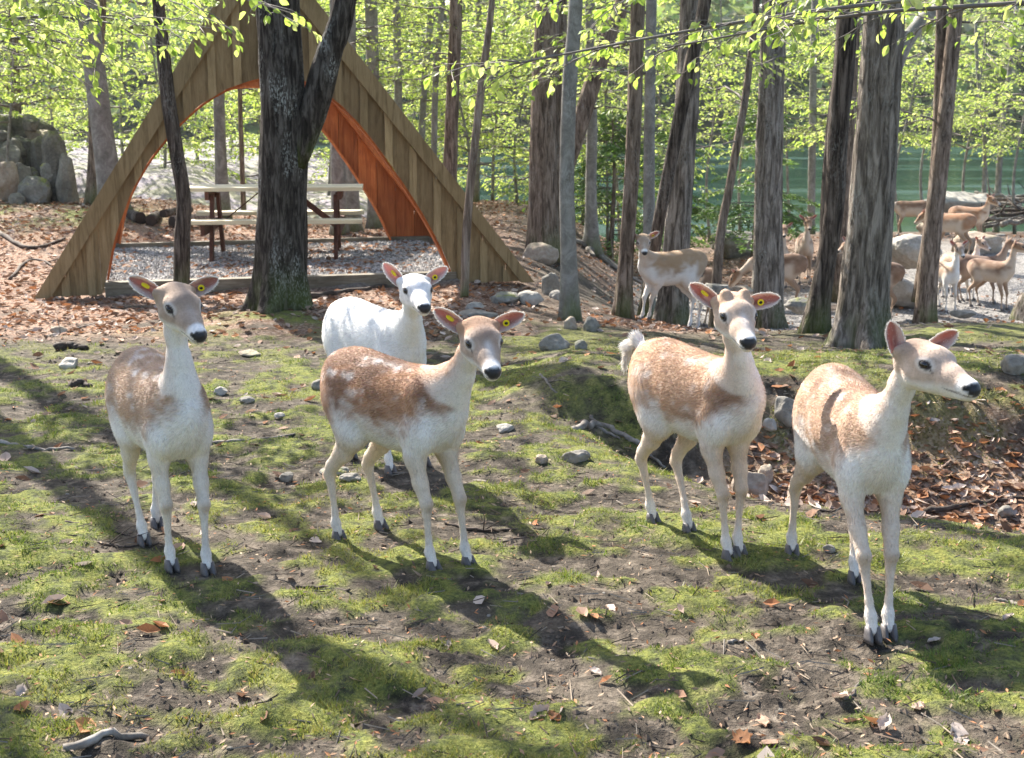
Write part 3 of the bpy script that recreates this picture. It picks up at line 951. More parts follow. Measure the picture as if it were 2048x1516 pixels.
DEER = [
    dict(label="greyish brown fallow deer standing alone with its hind legs together, eyes half closed", coat=GREY, seed=1, shift=0.0,
         hooves=[(342, 1138), (414, 1145), (287, 1086), (313, 1052)], poll=(352, 603), nose=(404, 668), ears=[(270, 562), (450, 550)],
         tags=("plate", "ring"), mask=0.6, bridge=0.1, eye_open=0.55, belly=1.06, group="fallow deer in front of the bank"),
    dict(label="reddish brown deer with mottled back standing in front of the white deer", coat=BROWN, seed=2, shift=-0.02,
         hooves=[(862, 1142), (932, 1132), (674, 1080), (757, 1058)], poll=(958, 672), nose=(990, 742), ears=[(884, 629), (1050, 627)],
         tags=("plate", "ring"), mask=0.5, bridge=0.5, group="fallow deer in front of the bank"),
    dict(label="pure white deer standing behind the reddish mottled one", coat=WHITE, seed=3, shift=-0.03,
         hooves=[(778, 946), (846, 930), (700, 915), (735, 898)], poll=(829, 577), nose=(851, 612), ears=[(780, 541), (887, 540)],
         tags=("plate", "ring"), mask=0.05, bridge=0.0, group="fallow deer in front of the bank"),
    dict(label="sandy young buck with raised fluffy white tail and antler buds", coat=GINGER, seed=4, len=0.84, shift=-0.04,
         hooves=[(1453, 1118), (1474, 1110), (1302, 1044), (1374, 1064)], poll=(1466, 622), nose=(1501, 682), ears=[(1388, 574), (1570, 594)],
         tags=("plate", "ring"), mask=0.15, bridge=0.5, buds=True, tail="up", group="fallow deer in front of the bank"),
    dict(label="sandy deer without ear tags turning its head sideways in profile", coat=GINGER, seed=5, shift=-0.05,
         hooves=[(1742, 1278), (1774, 1272), (1582, 1108), (1708, 1163)], poll=(1838, 722), nose=(1956, 772), ears=[(1784, 656), (1913, 664)],
         mask=0.0, bridge=0.0, earlen=0.105, neckcol=0.9, back=(0.47, 0.31, 0.21), group="fallow deer in front of the bank"),
]
# ------------------------------------------------------------------ ground
def zones(x, y):
    x = np.asarray(x, float); y = np.asarray(y, float)
    n1 = fbm(x * 2.1, y * 2.9, 0, 41, 4)
    n2 = fbm(x * 7.5, y * 9.5, 0, 47, 3)
    hollow = np.exp(-((y - 6.35) / 0.85) ** 4) * sstep(0.75, 1.5, x)
    lawn = (1 - sstep(8.3, 10.2, y)) * (1 - hollow)
    moss = lawn * sstep(-0.17, 0.25, n1 * 0.7 + 0.9 * n2 + 0.06 * sstep(6.8, 5.0, y))
    bank = np.exp(-((y - 7.5) / 0.55) ** 2) * sstep(-0.2, 0.5, x)
    moss = np.maximum(moss, bank * sstep(-0.5, 0.0, n1 + 0.6 * n2))
    mound = np.exp(-((y - 10.2) / 0.9) ** 2 - ((x - 3.4) / 1.2) ** 2)
    base = np.exp(-((y - 10.2) / 0.7) ** 2 - ((x + 1.75) / 0.9) ** 2)
    leftm = np.exp(-((y - 18.2) / 1.6) ** 2) * sstep(-4.5, -5.6, x)
    mid = np.exp(-((y - 9.6) / 0.9) ** 2 - ((x - 0.3) / 0.7) ** 2)
    moss = np.maximum(moss, np.maximum(np.maximum(mound, base), np.maximum(leftm, mid * 0.9)) * sstep(-0.25, 0.2, n1 + 0.5 * n2))
    pad = pad_mask(x, y)
    path = sstep(13.0, 14.5, y) * sstep(1.0, 2.2, x - 0.03 * (y - 12)) * (1 - sstep(19, 22, y)) * sstep(-0.35, 0.1, n1 + 0.25)
    path = np.maximum(path, sstep(17.5, 19.5, y) * sstep(6.0, 7.0, x) * (1 - sstep(24, 27, y)))
    gravel = np.maximum(pad * sstep(0.75, 0.2, fbm(x * 1.1, y * 1.1, 0, 3, 2) + 0.3), path * 0.9)
    litter = np.maximum(hollow, sstep(9.3, 10.3, y) * sstep(0.6, -0.6, x) * (1 - sstep(30, 36, y)))
    litter = np.maximum(litter, np.exp(-((y - 11.3) / 0.9) ** 2 - ((x - 1.25) / 0.8) ** 2))
    litter = np.maximum(litter, sstep(16.5, 18, y) * sstep(0.5, 1.5, x) * (1 - sstep(30, 36, y)) * 0.6)
    litter = np.clip(litter * sstep(-0.75, -0.1, n1 + 0.4 * n2) - gravel * 0.85 - 0.5 * moss * (1 - hollow), 0, 1)
    return moss, litter, gravel, hollow

rows = np.concatenate([np.arange(-4.0, 1.29, 0.12), np.arange(1.3, 12.0, 0.0235), 12.0 * (460 / 12.0) ** np.linspace(0, 1, 190)])
cols = np.linspace(-1, 1, 450)
GY = np.repeat(rows[:, None], len(cols), 1)
GX = cols[None] * (1.6 + 0.64 * np.maximum(GY, 2.2))
GZ = ground_h(GX, GY)
idx = np.arange(GX.size).reshape(GX.shape)
gf = np.stack([idx[:-1, :-1], idx[:-1, 1:], idx[1:, 1:], idx[1:, :-1]], -1).reshape(-1, 4)
zm, zl, zg, zh = zones(GX.ravel(), GY.ravel())
GZ2 = GZ.ravel() + zm * (1 - sstep(9, 12, GY.ravel())) * 0.012 * (1 + fbm(GX.ravel() * 14, GY.ravel() * 14, 0, 77, 2))
far = sstep(90, 150, GY.ravel())

m = Mat("forest_floor")
co = m.coord((1, 1, 1))
nA = m.noise(co, 2.2, 5, 0.6)
nB = m.noise(co, 15, 6, 0.68)
nC = m.noise(co, 75, 4, 0.7)
soil = m.ramp(nB, [(0.32, (0.02, 0.016, 0.012)), (0.50, (0.055, 0.044, 0.034)), (0.62, (0.16, 0.13, 0.10)), (0.80, (0.35, 0.295, 0.24))])
soil = m.mix(m.math('MULTIPLY', m.ramp(nA, [(0.42, (0, 0, 0)), (0.7, (1, 1, 1))]), 0.6), soil, m.ramp(nC, [(0.3, (0.07, 0.055, 0.04)), (0.7, (0.28, 0.23, 0.175))]))
mossc = m.ramp(nC, [(0.28, (0.025, 0.045, 0.012)), (0.5, (0.10, 0.14, 0.032)), (0.72, (0.22, 0.25, 0.065))])
mossc = m.mix(m.ramp(nB, [(0.35, (0, 0, 0)), (0.7, (1, 1, 1))]), mossc, m.ramp(nC, [(0.3, (0.09, 0.09, 0.02)), (0.7, (0.33, 0.31, 0.075))]))
vor = m.voro(co, 62, 'F1', 1)
leafc = m.ramp(m.math('ADD', m.math('MULTIPLY', vor, 0.7), m.math('MULTIPLY', nC, 0.3)), [(0.2, (0.05, 0.03, 0.02)), (0.4, (0.22, 0.12, 0.075)), (0.6, (0.34, 0.22, 0.155)), (0.8, (0.46, 0.35, 0.28))])
vg = m.voro(co, 45, 'F1', 1)
gravc = m.ramp(vg, [(0.1, (0.12, 0.112, 0.105)), (0.5, (0.27, 0.25, 0.235)), (0.9, (0.44, 0.415, 0.385))])
c = m.mix(m.attr("litter", 2), soil, leafc)
c = m.mix(m.attr("gravel", 2), c, gravc)
mfac = m.math('MULTIPLY', m.attr("moss", 2), m.ramp(nB, [(0.33, (0.15,) * 3), (0.52, (1, 1, 1))]))
c = m.mix(mfac, c, mossc)
c = m.mix(m.attr("far", 2), c, (0.10, 0.14, 0.055))
hgt = m.math('ADD', m.math('MULTIPLY', nB, 0.7), m.math('MULTIPLY', nC, 0.6))
hgt = m.math('ADD', hgt, m.math('MULTIPLY', m.math('MULTIPLY', vg, m.attr("gravel", 2)), 0.5))
MAT_GROUND = m.set(c, 0.92, m.bump(hgt, 0.9, 0.03), 0.2)
gme = make_mesh("ground", np.stack([GX.ravel(), GY.ravel(), GZ2], 1), gf, MAT_GROUND, True, {"moss": zm, "litter": zl, "gravel": zg, "far": far})
add_obj("ground", gme, kind="structure", label="mossy forest floor sloping down to the lake")
del GX, GY, GZ, GZ2, idx, gf, zm, zl, zg, zh

# ------------------------------------------------------------------ lake
m = Mat("lake_water")
co = m.coord((0.9, 0.35, 1), "Object")
nw1 = m.noise(co, 2.6, 4, 0.6)
nw2 = m.noise(m.coord((0.02, 0.06, 1), "Object"), 2.0, 2, 0.5)
m.set((0.010, 0.045, 0.026), m.ramp(nw2, [(0.45, (0.06,) * 3), (0.6, (0.20,) * 3)]), m.bump(nw1, 0.35, 0.05))
m.b.inputs["IOR"].default_value = 1.33
MAT_WATER = m.m
lv = np.array([[-140, 24, LAKE_Z], [140, 24, LAKE_Z], [220, 190, LAKE_Z], [-220, 190, LAKE_Z]])
add_obj("lake", make_mesh("lake", lv, np.array([[0, 1, 2, 3]]), MAT_WATER, False), kind="structure", label="calm dark green lake beyond the trees")

# ------------------------------------------------------------------ leaves and trees
def leaf_mat(name, trans=0.55, tint=(1.12, 1.15, 0.72)):
    m = Mat(name)
    c = m.attr("Col")
    m.set(c, 0.5, None, 0.35)
    m.translucent(m.mix(1.0, c, tint, 'MULTIPLY'), trans)
    return m.m
MAT_LEAF = leaf_mat("spring_leaf")
MAT_NEEDLE = leaf_mat("hemlock_needle", 0.3, (1.1, 1.15, 0.7))
MAT_FARLEAF = leaf_mat("far_foliage", 0.25, (1.1, 1.15, 0.7))

def bark(name, c0, c1, c2, sx=26, sz=2.6, lichen=0.25, bump=0.9, moss=True):
    m = Mat(name)
    co = m.coord((sx, sx, sz))
    r = m.noise(co, 1.0, 7, 0.70, 0.7)
    big = m.noise(m.coord((3, 3, 1.2)), 1.6, 3)
    fine = m.noise(m.coord((90, 90, 35)), 1.0, 3)
    col = m.ramp(r, [(0.37, c0), (0.49, c1), (0.62, c2)])
    col = m.mix(m.math('MULTIPLY', m.ramp(big, [(0.5, (0, 0, 0)), (0.62, (1, 1, 1))]), m.math('MULTIPLY', m.ramp(fine, [(0.5, (0, 0, 0)), (0.6, (1, 1, 1))]), lichen)), col, (0.42, 0.42, 0.39))
    if moss:
        col = m.mix(m.math('MULTIPLY', m.attr("low", 2), m.ramp(big, [(0.40, (0, 0, 0)), (0.60, (0.8, 0.8, 0.8))])), col, (0.10, 0.13, 0.03))
    m.set(col, 0.9, m.bump(m.math('ADD', r, m.math('MULTIPLY', fine, 0.25)), bump, 0.03), 0.15)
    return m.m
BARKS = {
    "dark": bark("dark_furrowed_bark", (0.014, 0.011, 0.009), (0.048, 0.038, 0.032), (0.135, 0.115, 0.10), 32, 5.0, 0.75),
    "brown": bark("brown_furrowed_bark", (0.06, 0.042, 0.032), (0.175, 0.13, 0.10), (0.32, 0.25, 0.20), 26, 4.0, 0.3),
    "grey": bark("smooth_grey_bark", (0.15, 0.14, 0.125), (0.215, 0.20, 0.18), (0.31, 0.295, 0.27), 7, 6, 0.5, 0.25),
    "oak": bark("deep_ridged_bark", (0.055, 0.044, 0.036), (0.175, 0.145, 0.12), (0.36, 0.31, 0.265), 22, 3.2, 0.45, 1.0),
    "black": bark("charred_dark_bark", (0.018, 0.014, 0.012), (0.07, 0.054, 0.045), (0.19, 0.155, 0.13), 30, 3.0, 0.3),
    "pale": bark("weathered_pale_wood", (0.09, 0.065, 0.05), (0.24, 0.18, 0.14), (0.40, 0.33, 0.275), 26, 2.0, 0.3),
}
ROUGH = {"dark": 0.085, "brown": 0.07, "grey": 0.02, "oak": 0.10, "black": 0.10, "pale": 0.06}
MAT_TWIG = Mat("grey_twig").set((0.16, 0.135, 0.115), 0.8)

def trunk_mesh(path, radii, kind, seed, sides, flare=1.0, low_z=None):
    path = np.asarray(path, float)
    n = len(path)
    th = np.linspace(0, 2 * math.pi, sides, endpoint=False)
    L = np.concatenate([[0], np.cumsum(np.linalg.norm(np.diff(path, axis=0), axis=1))])
    ct, st = np.cos(th)[None], np.sin(th)[None]
    R = radii[:, None]
    f = {"dark": 9, "brown": 8, "grey": 2.2, "oak": 8, "black": 7, "pale": 7}[kind] / max(0.35, float(np.mean(radii)) * 4)
    rid = fbm(ct * f * 0.5, st * f * 0.5, L[:, None] * 1.6 + 0 * ct, seed, 3)
    rid = np.abs(rid) * 2 - 0.35 if kind in ("oak", "dark") else rid
    lump = fbm(ct * 0.8, st * 0.8, L[:, None] * 1.1 + 0 * ct, seed + 5, 2)
    root = np.exp(-L / 0.22)[:, None] * flare * (0.45 + 0.45 * np.cos(th * 5 + seed) + 0.3 * np.cos(th * 3 + 2 * seed))[None]
    RR = R * 0.90 * (1 + ROUGH[kind] * rid + 0.07 * lump + root)
    v, q, t = tube(path, RR, sides)
    low = np.concatenate([np.repeat(sstep(0.55, 0.0, L), sides), [1, 0]])
    return make_mesh("trunk", v, [q, t], BARKS[kind], True, {"low": low})

LEAFCOL = np.array([[0.36, 0.46, 0.12], [0.46, 0.54, 0.18], [0.54, 0.58, 0.26], [0.28, 0.39, 0.09]])

def leaf_quads(bag, P, D, size, rng, pal=LEAFCOL, detail=1, wid=0.30):
    """leaves at points P pointing along D"""
    n = len(P)
    if n == 0: return
    D = D / np.maximum(np.linalg.norm(D, axis=1, keepdims=True), 1e-6)
    up = np.tile([0, 0, 1.0], (n, 1)) + rng.normal(0, 0.55, (n, 3))
    W = np.cross(D, up); W /= np.maximum(np.linalg.norm(W, axis=1, keepdims=True), 1e-6)
    Nn = np.cross(W, D)
    L = size * rng.uniform(0.65, 1.25, n)[:, None]
    wd = L * wid
    col = pal[rng.integers(0, len(pal), n)] * rng.uniform(0.8, 1.2, (n, 1))
    if detail == 1:
        V = np.stack([P, P + D * L * 0.5 + W * wd + Nn * wd * 0.3, P + D * L, P + D * L * 0.5 - W * wd + Nn * wd * 0.3], 1)
        F = np.array([[0, 1, 2], [0, 2, 3]])
    else:
        c = -Nn * L * 0.10
        V = np.stack([P, P + D * L * 0.22 + W * wd * 0.75 + Nn * wd * 0.35, P + D * L * 0.55 + W * wd + Nn * wd * 0.35, P + D * L * 0.82 + W * wd * 0.5 + c * 0.5,
                      P + D * L + c, P + D * L * 0.82 - W * wd * 0.5 + c * 0.5, P + D * L * 0.55 - W * wd + Nn * wd * 0.35, P + D * L * 0.22 - W * wd * 0.75 + Nn * wd * 0.35, P + D * L * 0.5], 1)
        F = np.array([[0, 1, 8], [1, 2, 8], [2, 3, 8], [3, 4, 8], [4, 5, 8], [5, 6, 8], [6, 7, 8], [7, 0, 8]])
    k = V.shape[1]
    F = (np.arange(n)[:, None, None] * k + F[None]).reshape(-1, 3)
    bag.add(V.reshape(-1, 3), F, np.repeat(col, k, 0))

def spray(wood, leaves, p0, az, L, rise, droop, rng, size=0.07, detail=1, twigs=None, dens=1.0, r0=None, pal=LEAFCOL, sag=0.35):
    """one flat beech bough: a curved branch, alternate side twigs, leaves along the twigs"""
    n = 9
    t = np.linspace(0, 1, n)
    d = np.array([math.cos(az), math.sin(az), 0])
    side = np.array([-d[1], d[0], 0])
    wob = np.cumsum(rng.normal(0, 0.05, n)) * L
    path = p0 + np.outer(t * L, d) + np.outer(wob * 0.4, side) + np.outer(L * (rise * t - droop * t * t) + rng.normal(0, 0.012, n) * L, [0, 0, 1])
    r = np.linspace((r0 or 0.006 + 0.006 * L), 0.0022, n)
    bag_tube(wood, path, r, 5)
    nt = int((twigs or 9 * L) * 1.0)
    for k in range(nt):
        a = 0.18 + 0.82 * (k + rng.random()) / nt
        i = min(int(a * (n - 1)), n - 2); fr = a * (n - 1) - i
        q = path[i] * (1 - fr) + path[i + 1] * fr
        td = norm(path[i + 1] - path[i])
        sg = 1 if k % 2 else -1
        sv = norm(td * rng.uniform(0.35, 0.9) + side * sg * rng.uniform(0.6, 1.0) + np.array([0, 0, rng.normal(0.0, 0.22)]))
        ln = L * rng.uniform(0.12, 0.32) * (1.15 - 0.6 * a) + 0.10
        e1 = q + sv * ln * 0.6; e2 = q + sv * ln + np.array([0, 0, -0.10 * ln])
        bag_tube(wood, [q, e1, e2], [0.0036, 0.0025, 0.0014], 3)
        m_ = max(2, int(ln / size * 1.7 * dens))
        w = rng.random(m_) ** 0.8
        P = np.where((w < 0.6)[:, None], q + (e1 - q) * (w / 0.6)[:, None], e1 + (e2 - e1) * ((w - 0.6) / 0.4)[:, None])
        sgn = rng.choice([-1, 1], m_)[:, None]
        lat = np.cross(sv, [0, 0, 1.0])
        D = sv * 0.7 + lat * sgn * rng.uniform(0.2, 0.9, (m_, 1)) + np.array([0, 0, -1.0]) * rng.uniform(sag * 0.3, sag * 2.2, (m_, 1)) + rng.normal(0, 0.2, (m_, 3))
        leaf_quads(leaves, P + rng.normal(0, 0.012, (m_, 3)), D, size, rng, pal, detail)
    return path

def tree(label, pts, Y, kind, name="tree", seed=0, top=11.0, sides=28, flare=1.0, crown=True, low=None, sprays=0, group=None, fork=None, cden=1.0, rings=60, lean_top=None, bend=0.0, leafsize=0.075, cat="tree"):
    """pts: (u, v, width in px) from the foot upward on the photograph at ground distance Y"""
    rng = np.random.default_rng(seed + 900)
    P, R = [], []
    for i, (u, v, w) in enumerate(pts):
        p = at_y(u, v, Y + bend * i)
        P.append(p)
        R.append(w / 2 / FPX * (p - CAM) @ CF)
    g = float(ground_h(P[0][0], P[0][1]))
    P[0][2] = g - 0.06
    base = P[0].copy(); base[2] = g
    tip = P[-1]
    dirv = norm(P[-1] - P[-2])
    dirv = norm(dirv + np.array([0, 0, 0.9]))
    extra = max(top - tip[2], 0.3)
    P += [tip + dirv * extra * 0.4, tip + dirv * extra * 0.75 + rng.normal(0, 0.15, 3), tip + dirv * extra + rng.normal(0, 0.2, 3)]
    R += [R[-1] * 0.8, R[-1] * 0.5, R[-1] * 0.12]
    P = np.array(P); R = np.array(R)
    arr = spline(np.concatenate([P, R[:, None]], 1), rings)
    root = empty(name, base, 0, label=label, cat=cat, group=group)
    path = arr[:, :3] - base
    add_obj("trunk", trunk_mesh(path, np.maximum(arr[:, 3], 0.008), kind, seed, sides, flare), root)
    if fork:
        for (fp, fy) in fork:
            Q, RQ = [], []
            for (u, v, w) in fp:
                p = at_y(u, v, Y + fy)
                Q.append(p - base); RQ.append(w / 2 / FPX * (p - CAM) @ CF)
            dv = norm(norm(Q[-1] - Q[-2]) + np.array([0, 0, 0.5]))
            Q += [Q[-1] + dv * 2.0, Q[-1] + dv * 4.2]; RQ += [RQ[-1] * 0.6, RQ[-1] * 0.1]
            fa = spline(np.concatenate([np.array(Q), np.array(RQ)[:, None]], 1), 40)
            add_obj("limb", trunk_mesh(fa[:, :3], np.maximum(fa[:, 3], 0.006), kind, seed + 3, max(12, sides // 2), 0), root)
    wood, leaves = Bag(), Bag()
    Zs = path[:, 2]
    if crown:
        nb_ = int(rng.integers(5, 8) * max(0.5, cden))
        for k in range(nb_):
            zz = rng.uniform(0.42, 0.97) * Zs[-1]
            if base[2] + zz < 4.2: zz = 4.2 - base[2] + rng.uniform(0, 2)
            i = int(np.argmin(abs(Zs - zz)))
            L = rng.uniform(1.2, 2.6) * (1.25 - 0.6 * zz / Zs[-1])
            az = rng.uniform(0, 6.283)
            pth = path[i] + np.outer(np.linspace(0, 1, 6) * L, [math.cos(az), math.sin(az), 0.55]) + rng.normal(0, 0.06, (6, 3)) * np.linspace(0, 1, 6)[:, None]
            bag_tube(wood, pth, np.linspace(max(0.012, arr[i, 3] * 0.45), 0.008, 6), 5)
            nl = int(48 * cden)
            ctr = pth[2 + rng.integers(0, 4, nl)] + rng.normal(0, 0.42, (nl, 3)) * np.array([1, 1, 0.55])
            leaf_quads(leaves, ctr, rng.normal(0, 1, (nl, 3)) + np.array([0, 0, -0.4]), 0.13, rng, LEAFCOL, 1, 0.36)
    for k in range(sprays):
        z0, z1 = low or (1.2, 3.6)
        zz = rng.uniform(z0, z1)
        i = int(np.argmin(abs(Zs - zz)))
        spray(wood, leaves, path[i], rng.uniform(0, 6.283), rng.uniform(0.8, 2.2), rng.uniform(0.0, 0.35), rng.uniform(0.05, 0.35), rng, leafsize, 1)
    if wood.n: add_obj("branches", wood.mesh("branches", MAT_TWIG), root, kind="stuff")
    if leaves.n: add_obj("crown", leaves.mesh("crown", MAT_LEAF, False), root)
    return root
# ------------------------------------------------------------------ the trees of the photograph
T = tree
G1, G2, G3 = "trunks around the shelter", "trunks at the lake side", "trunks beside the deer"
T("massive dark furrowed trunk forking into two limbs, standing before the shelter", [(556, 640, 118), (560, 560, 112), (566, 380, 104), (566, 200, 100), (556, 0, 98)], 10.65, "dark", "forked_oak", 3, 10, 56, 0.8, cden=0.9,
  fork=[([(590, 330, 50), (632, 205, 62), (660, 100, 58), (690, 0, 52)], -0.05)], rings=90, group=G1)
T("thin crooked dark trunk with a bend and a split, rising from the shelter's sill", [(362, 575, 34), (364, 480, 34), (368, 400, 30), (352, 300, 30), (334, 180, 30), (324, 80, 28), (316, 0, 26)], 12.15, "black", "crooked_tree", 5, 6.0, 18, 0.3, cden=0.5, group=G1)
T("leaning smooth grey trunk beside the boulder wall", [(232, 452, 62), (214, 330, 52), (196, 190, 48), (180, 60, 46), (172, 0, 44)], 18.5, "grey", "beech_tree", 7, 12, 24, 0.6, sprays=9, low=(2.2, 4.2), group=G1)
T("darker trunk standing close behind the leaning grey one", [(190, 440, 40), (192, 300, 34), (190, 150, 30), (200, 0, 28)], 19.6, "brown", "tree", 8, 11, 16, 0.4, sprays=6, low=(2, 4), group=G1)
T("slim brown trunk on top of the boulder wall", [(33, 262, 22), (30, 150, 20), (27, 60, 18), (24, 0, 18)], 22.0, "brown", "tree", 9, 9, 12, 0.3, sprays=10, low=(0.8, 3.2), group=G1)
T("grey trunk with a dark scar seen through the shelter", [(446, 440, 36), (442, 330, 28), (438, 200, 24), (436, 100, 22), (436, 0, 22)], 20.0, "grey", "beech_tree", 10, 10, 16, 0.5, sprays=7, low=(2.0, 4.0), group=G1)
T("very thin brown sapling seen through the shelter", [(488, 430, 12), (484, 330, 11), (480, 200, 10), (478, 0, 9)], 21.0, "brown", "sapling", 11, 6, 8, 0.2, sprays=7, low=(1.6, 3.6), group=G1)
T("grey trunk behind the picnic table, one of a touching pair", [(678, 452, 36), (676, 330, 32), (674, 200, 30), (672, 0, 28)], 18.6, "grey", "beech_tree", 12, 11, 18, 0.5, sprays=7, low=(2.2, 4.2), group=G1)
T("mottled grey trunk touching the one behind the picnic table", [(706, 455, 34), (702, 330, 30), (700, 200, 29), (698, 0, 28)], 19.0, "grey", "beech_tree", 13, 11, 18, 0.5, sprays=6, low=(2.2, 4.2), group=G1)
T("slim pale grey trunk framed by the shelter's rear opening", [(752, 458, 38), (748, 330, 32), (746, 180, 30), (742, 0, 28)], 19.8, "grey", "beech_tree", 14, 11, 18, 0.5, sprays=7, low=(2.2, 4.2), group=G1)
T("straight pale trunk rising behind the shelter's sloping roof edge", [(800, 450, 20), (798, 300, 19), (796, 150, 18), (793, 0, 17)], 22.0, "grey", "beech_tree", 15, 10, 12, 0.4, sprays=9, low=(1.6, 3.8), group=G1)
T("thin grey trunk leaning out behind the shelter", [(838, 470, 16), (842, 300, 16), (850, 150, 15), (864, 0, 14)], 23.0, "grey", "beech_tree", 16, 9, 10, 0.3, sprays=9, low=(1.4, 3.8), group=G1)
T("pair-like slender grey trunk next to the reddish brown one", [(868, 470, 15), (868, 300, 14), (872, 150, 14), (884, 0, 13)], 21.5, "grey", "beech_tree", 17, 9, 10, 0.3, sprays=9, low=(1.4, 3.8), group=G1)
T("reddish brown trunk above the shelter's sloping edge", [(896, 480, 36), (900, 330, 32), (906, 160, 30), (912, 0, 29)], 19.2, "brown", "tree", 18, 11, 20, 0.4, sprays=6, low=(2.2, 4.2), group=G1)
T("thin peeling dead stem planted in front of the shelter's foot", [(928, 600, 20), (932, 480, 19), (940, 380, 18), (954, 250, 18), (968, 130, 17), (984, 0, 14)], 12.0, "pale", "dead_sapling", 19, 5.2, 14, 0.1, crown=False, group=G1)
T("slim grey trunk at the water's edge beside the dead stem", [(952, 430, 15), (954, 300, 15), (955, 150, 14), (958, 0, 14)], 26.0, "grey", "beech_tree", 20, 10, 10, 0.3, sprays=12, low=(1.0, 4.2), group=G2)
T("broad split brown trunk with long bare wood streaks", [(1086, 510, 74), (1086, 400, 64), (1086, 250, 58), (1090, 120, 56), (1096, 0, 54)], 16.6, "brown", "split_tree", 21, 11, 36, 0.6, cden=0.8,
  fork=[([(1108, 480, 40), (1112, 330, 36), (1116, 180, 32), (1120, 60, 30)], 0.15)], group=G2)
T("smooth mossy grey trunk among the stones on the rise", [(1140, 618, 44), (1138, 520, 36), (1134, 380, 33), (1136, 250, 33), (1142, 120, 33), (1152, 0, 32)], 10.9, "grey", "beech_tree", 22, 10, 26, 0.55, sprays=5, low=(2.3, 3.4), group=G2)
T("brown trunk leaning strongly across the gap", [(1090, 470, 44), (1118, 380, 42), (1152, 270, 40), (1188, 160, 38), (1226, 50, 34), (1246, 0, 32)], 19.0, "brown", "leaning_tree", 23, 9, 20, 0.3, cden=0.6, sprays=4, low=(2, 3.5), group=G2)
ROOTED = T("grey trunk with exposed roots beside the leaning brown one", [(1186, 458, 34), (1182, 380, 26), (1184, 260, 24), (1182, 130, 22), (1180, 0, 22)], 21.0, "grey", "beech_tree", 24, 10, 16, 1.2, sprays=8, low=(1.8, 4.0), group=G2)
T("warm brown trunk right behind the watching deer's ears", [(1244, 640, 40), (1252, 520, 34), (1262, 380, 33), (1268, 240, 33), (1272, 120, 33), (1276, 0, 32)], 11.9, "brown", "tree", 25, 10, 26, 0.5, sprays=4, low=(2.4, 3.6), group=G3)
T("greenish grey slender trunk behind the watching deer", [(1296, 620, 32), (1298, 480, 28), (1298, 330, 26), (1300, 160, 25), (1303, 0, 24)], 15.0, "grey", "beech_tree", 26, 10, 18, 0.5, sprays=6, low=(2.4, 4.0), group=G3)
T("thick grey brown trunk rising behind the watching deer's back", [(1342, 655, 74), (1350, 540, 62), (1362, 360, 56), (1374, 200, 52), (1382, 0, 46)], 13.4, "oak", "oak_tree", 27, 11, 36, 0.6, cden=0.9, group=G3)
T("black scorched stem leaning across the thick grey brown trunk", [(1284, 665, 30), (1300, 560, 27), (1318, 440, 26), (1340, 330, 28), (1366, 200, 30), (1396, 60, 28), (1410, 0, 27)], 12.6, "black", "leaning_tree", 28, 6.5, 16, 0.2, cden=0.4, group=G3)
T("slender broken stem leaning beside the grazing buck", [(1428, 575, 24), (1440, 480, 21), (1458, 380, 19), (1476, 280, 18), (1490, 200, 17), (1508, 60, 15), (1514, 0, 14)], 16.5, "brown", "leaning_tree", 29, 6, 12, 0.2, crown=False, sprays=3, low=(2.2, 3.4), group=G3)
T("straight deeply ridged trunk hiding the grazing buck's body", [(1536, 608, 72), (1536, 520, 66), (1537, 400, 62), (1540, 250, 58), (1545, 120, 55), (1549, 0, 53)], 17.2, "oak", "oak_tree", 30, 12, 40, 0.5, cden=0.8, group=G3)
T("pale thin trunk standing at the water behind the ridged one", [(1622, 470, 18), (1624, 330, 17), (1626, 180, 16), (1630, 0, 15)], 30.0, "grey", "beech_tree", 31, 10, 10, 0.3, sprays=14, low=(2.0, 5.2), group=G2)
T("twisted blackened trunk leaning against its paler half", [(1626, 676, 62), (1640, 590, 46), (1656, 500, 42), (1670, 400, 42), (1676, 260, 44), (1688, 130, 46), (1696, 0, 44)], 10.4, "black", "twisted_tree", 32, 9, 26, 0.4, cden=0.7,
  fork=[([(1640, 650, 34), (1650, 520, 30), (1658, 380, 34), (1672, 240, 40), (1690, 100, 40)], 0.12)], group=G3)
T("shaded brown trunk half hidden between two big ones", [(1672, 565, 50), (1684, 420, 38), (1694, 260, 34), (1704, 100, 32), (1710, 0, 30)], 19.5, "brown", "tree", 33, 11, 18, 0.4, sprays=3, low=(2.5, 4), group=G3)
T("huge ridged trunk with black stripes on a mossy foot", [(1722, 692, 118), (1728, 600, 100), (1742, 440, 96), (1752, 280, 92), (1762, 130, 90), (1770, 0, 88)], 9.45, "oak", "oak_tree", 34, 10, 56, 0.8, cden=0.8, rings=90, group=G3)
T("twin stemmed brown trunk beside the group of small deer", [(1850, 610, 46), (1862, 490, 42), (1876, 370, 38), (1892, 220, 34), (1906, 80, 32), (1914, 0, 30)], 17.5, "brown", "twin_tree", 35, 11, 24, 0.4, cden=0.7, sprays=3, low=(2.6, 4),
  fork=[([(1836, 605, 30), (1856, 480, 28), (1872, 340, 26), (1880, 180, 26), (1882, 60, 24)], 0.2)], group=G3)
T("thin pale sapling with pinkish buds by the driftwood", [(1972, 382, 11), (1970, 300, 10), (1964, 230, 9), (1954, 120, 8)], 33.0, "grey", "sapling", 36, 5.5, 8, 0.2, crown=False, sprays=9, low=(2.0, 5.0), group="saplings by the water")
T("thicker pale sapling forking by the driftwood", [(1998, 385, 15), (2000, 310, 13), (2008, 230, 11), (2022, 120, 10)], 33.5, "grey", "sapling", 37, 5.5, 8, 0.2, crown=False, sprays=9, low=(2.2, 5.0), group="saplings by the water")
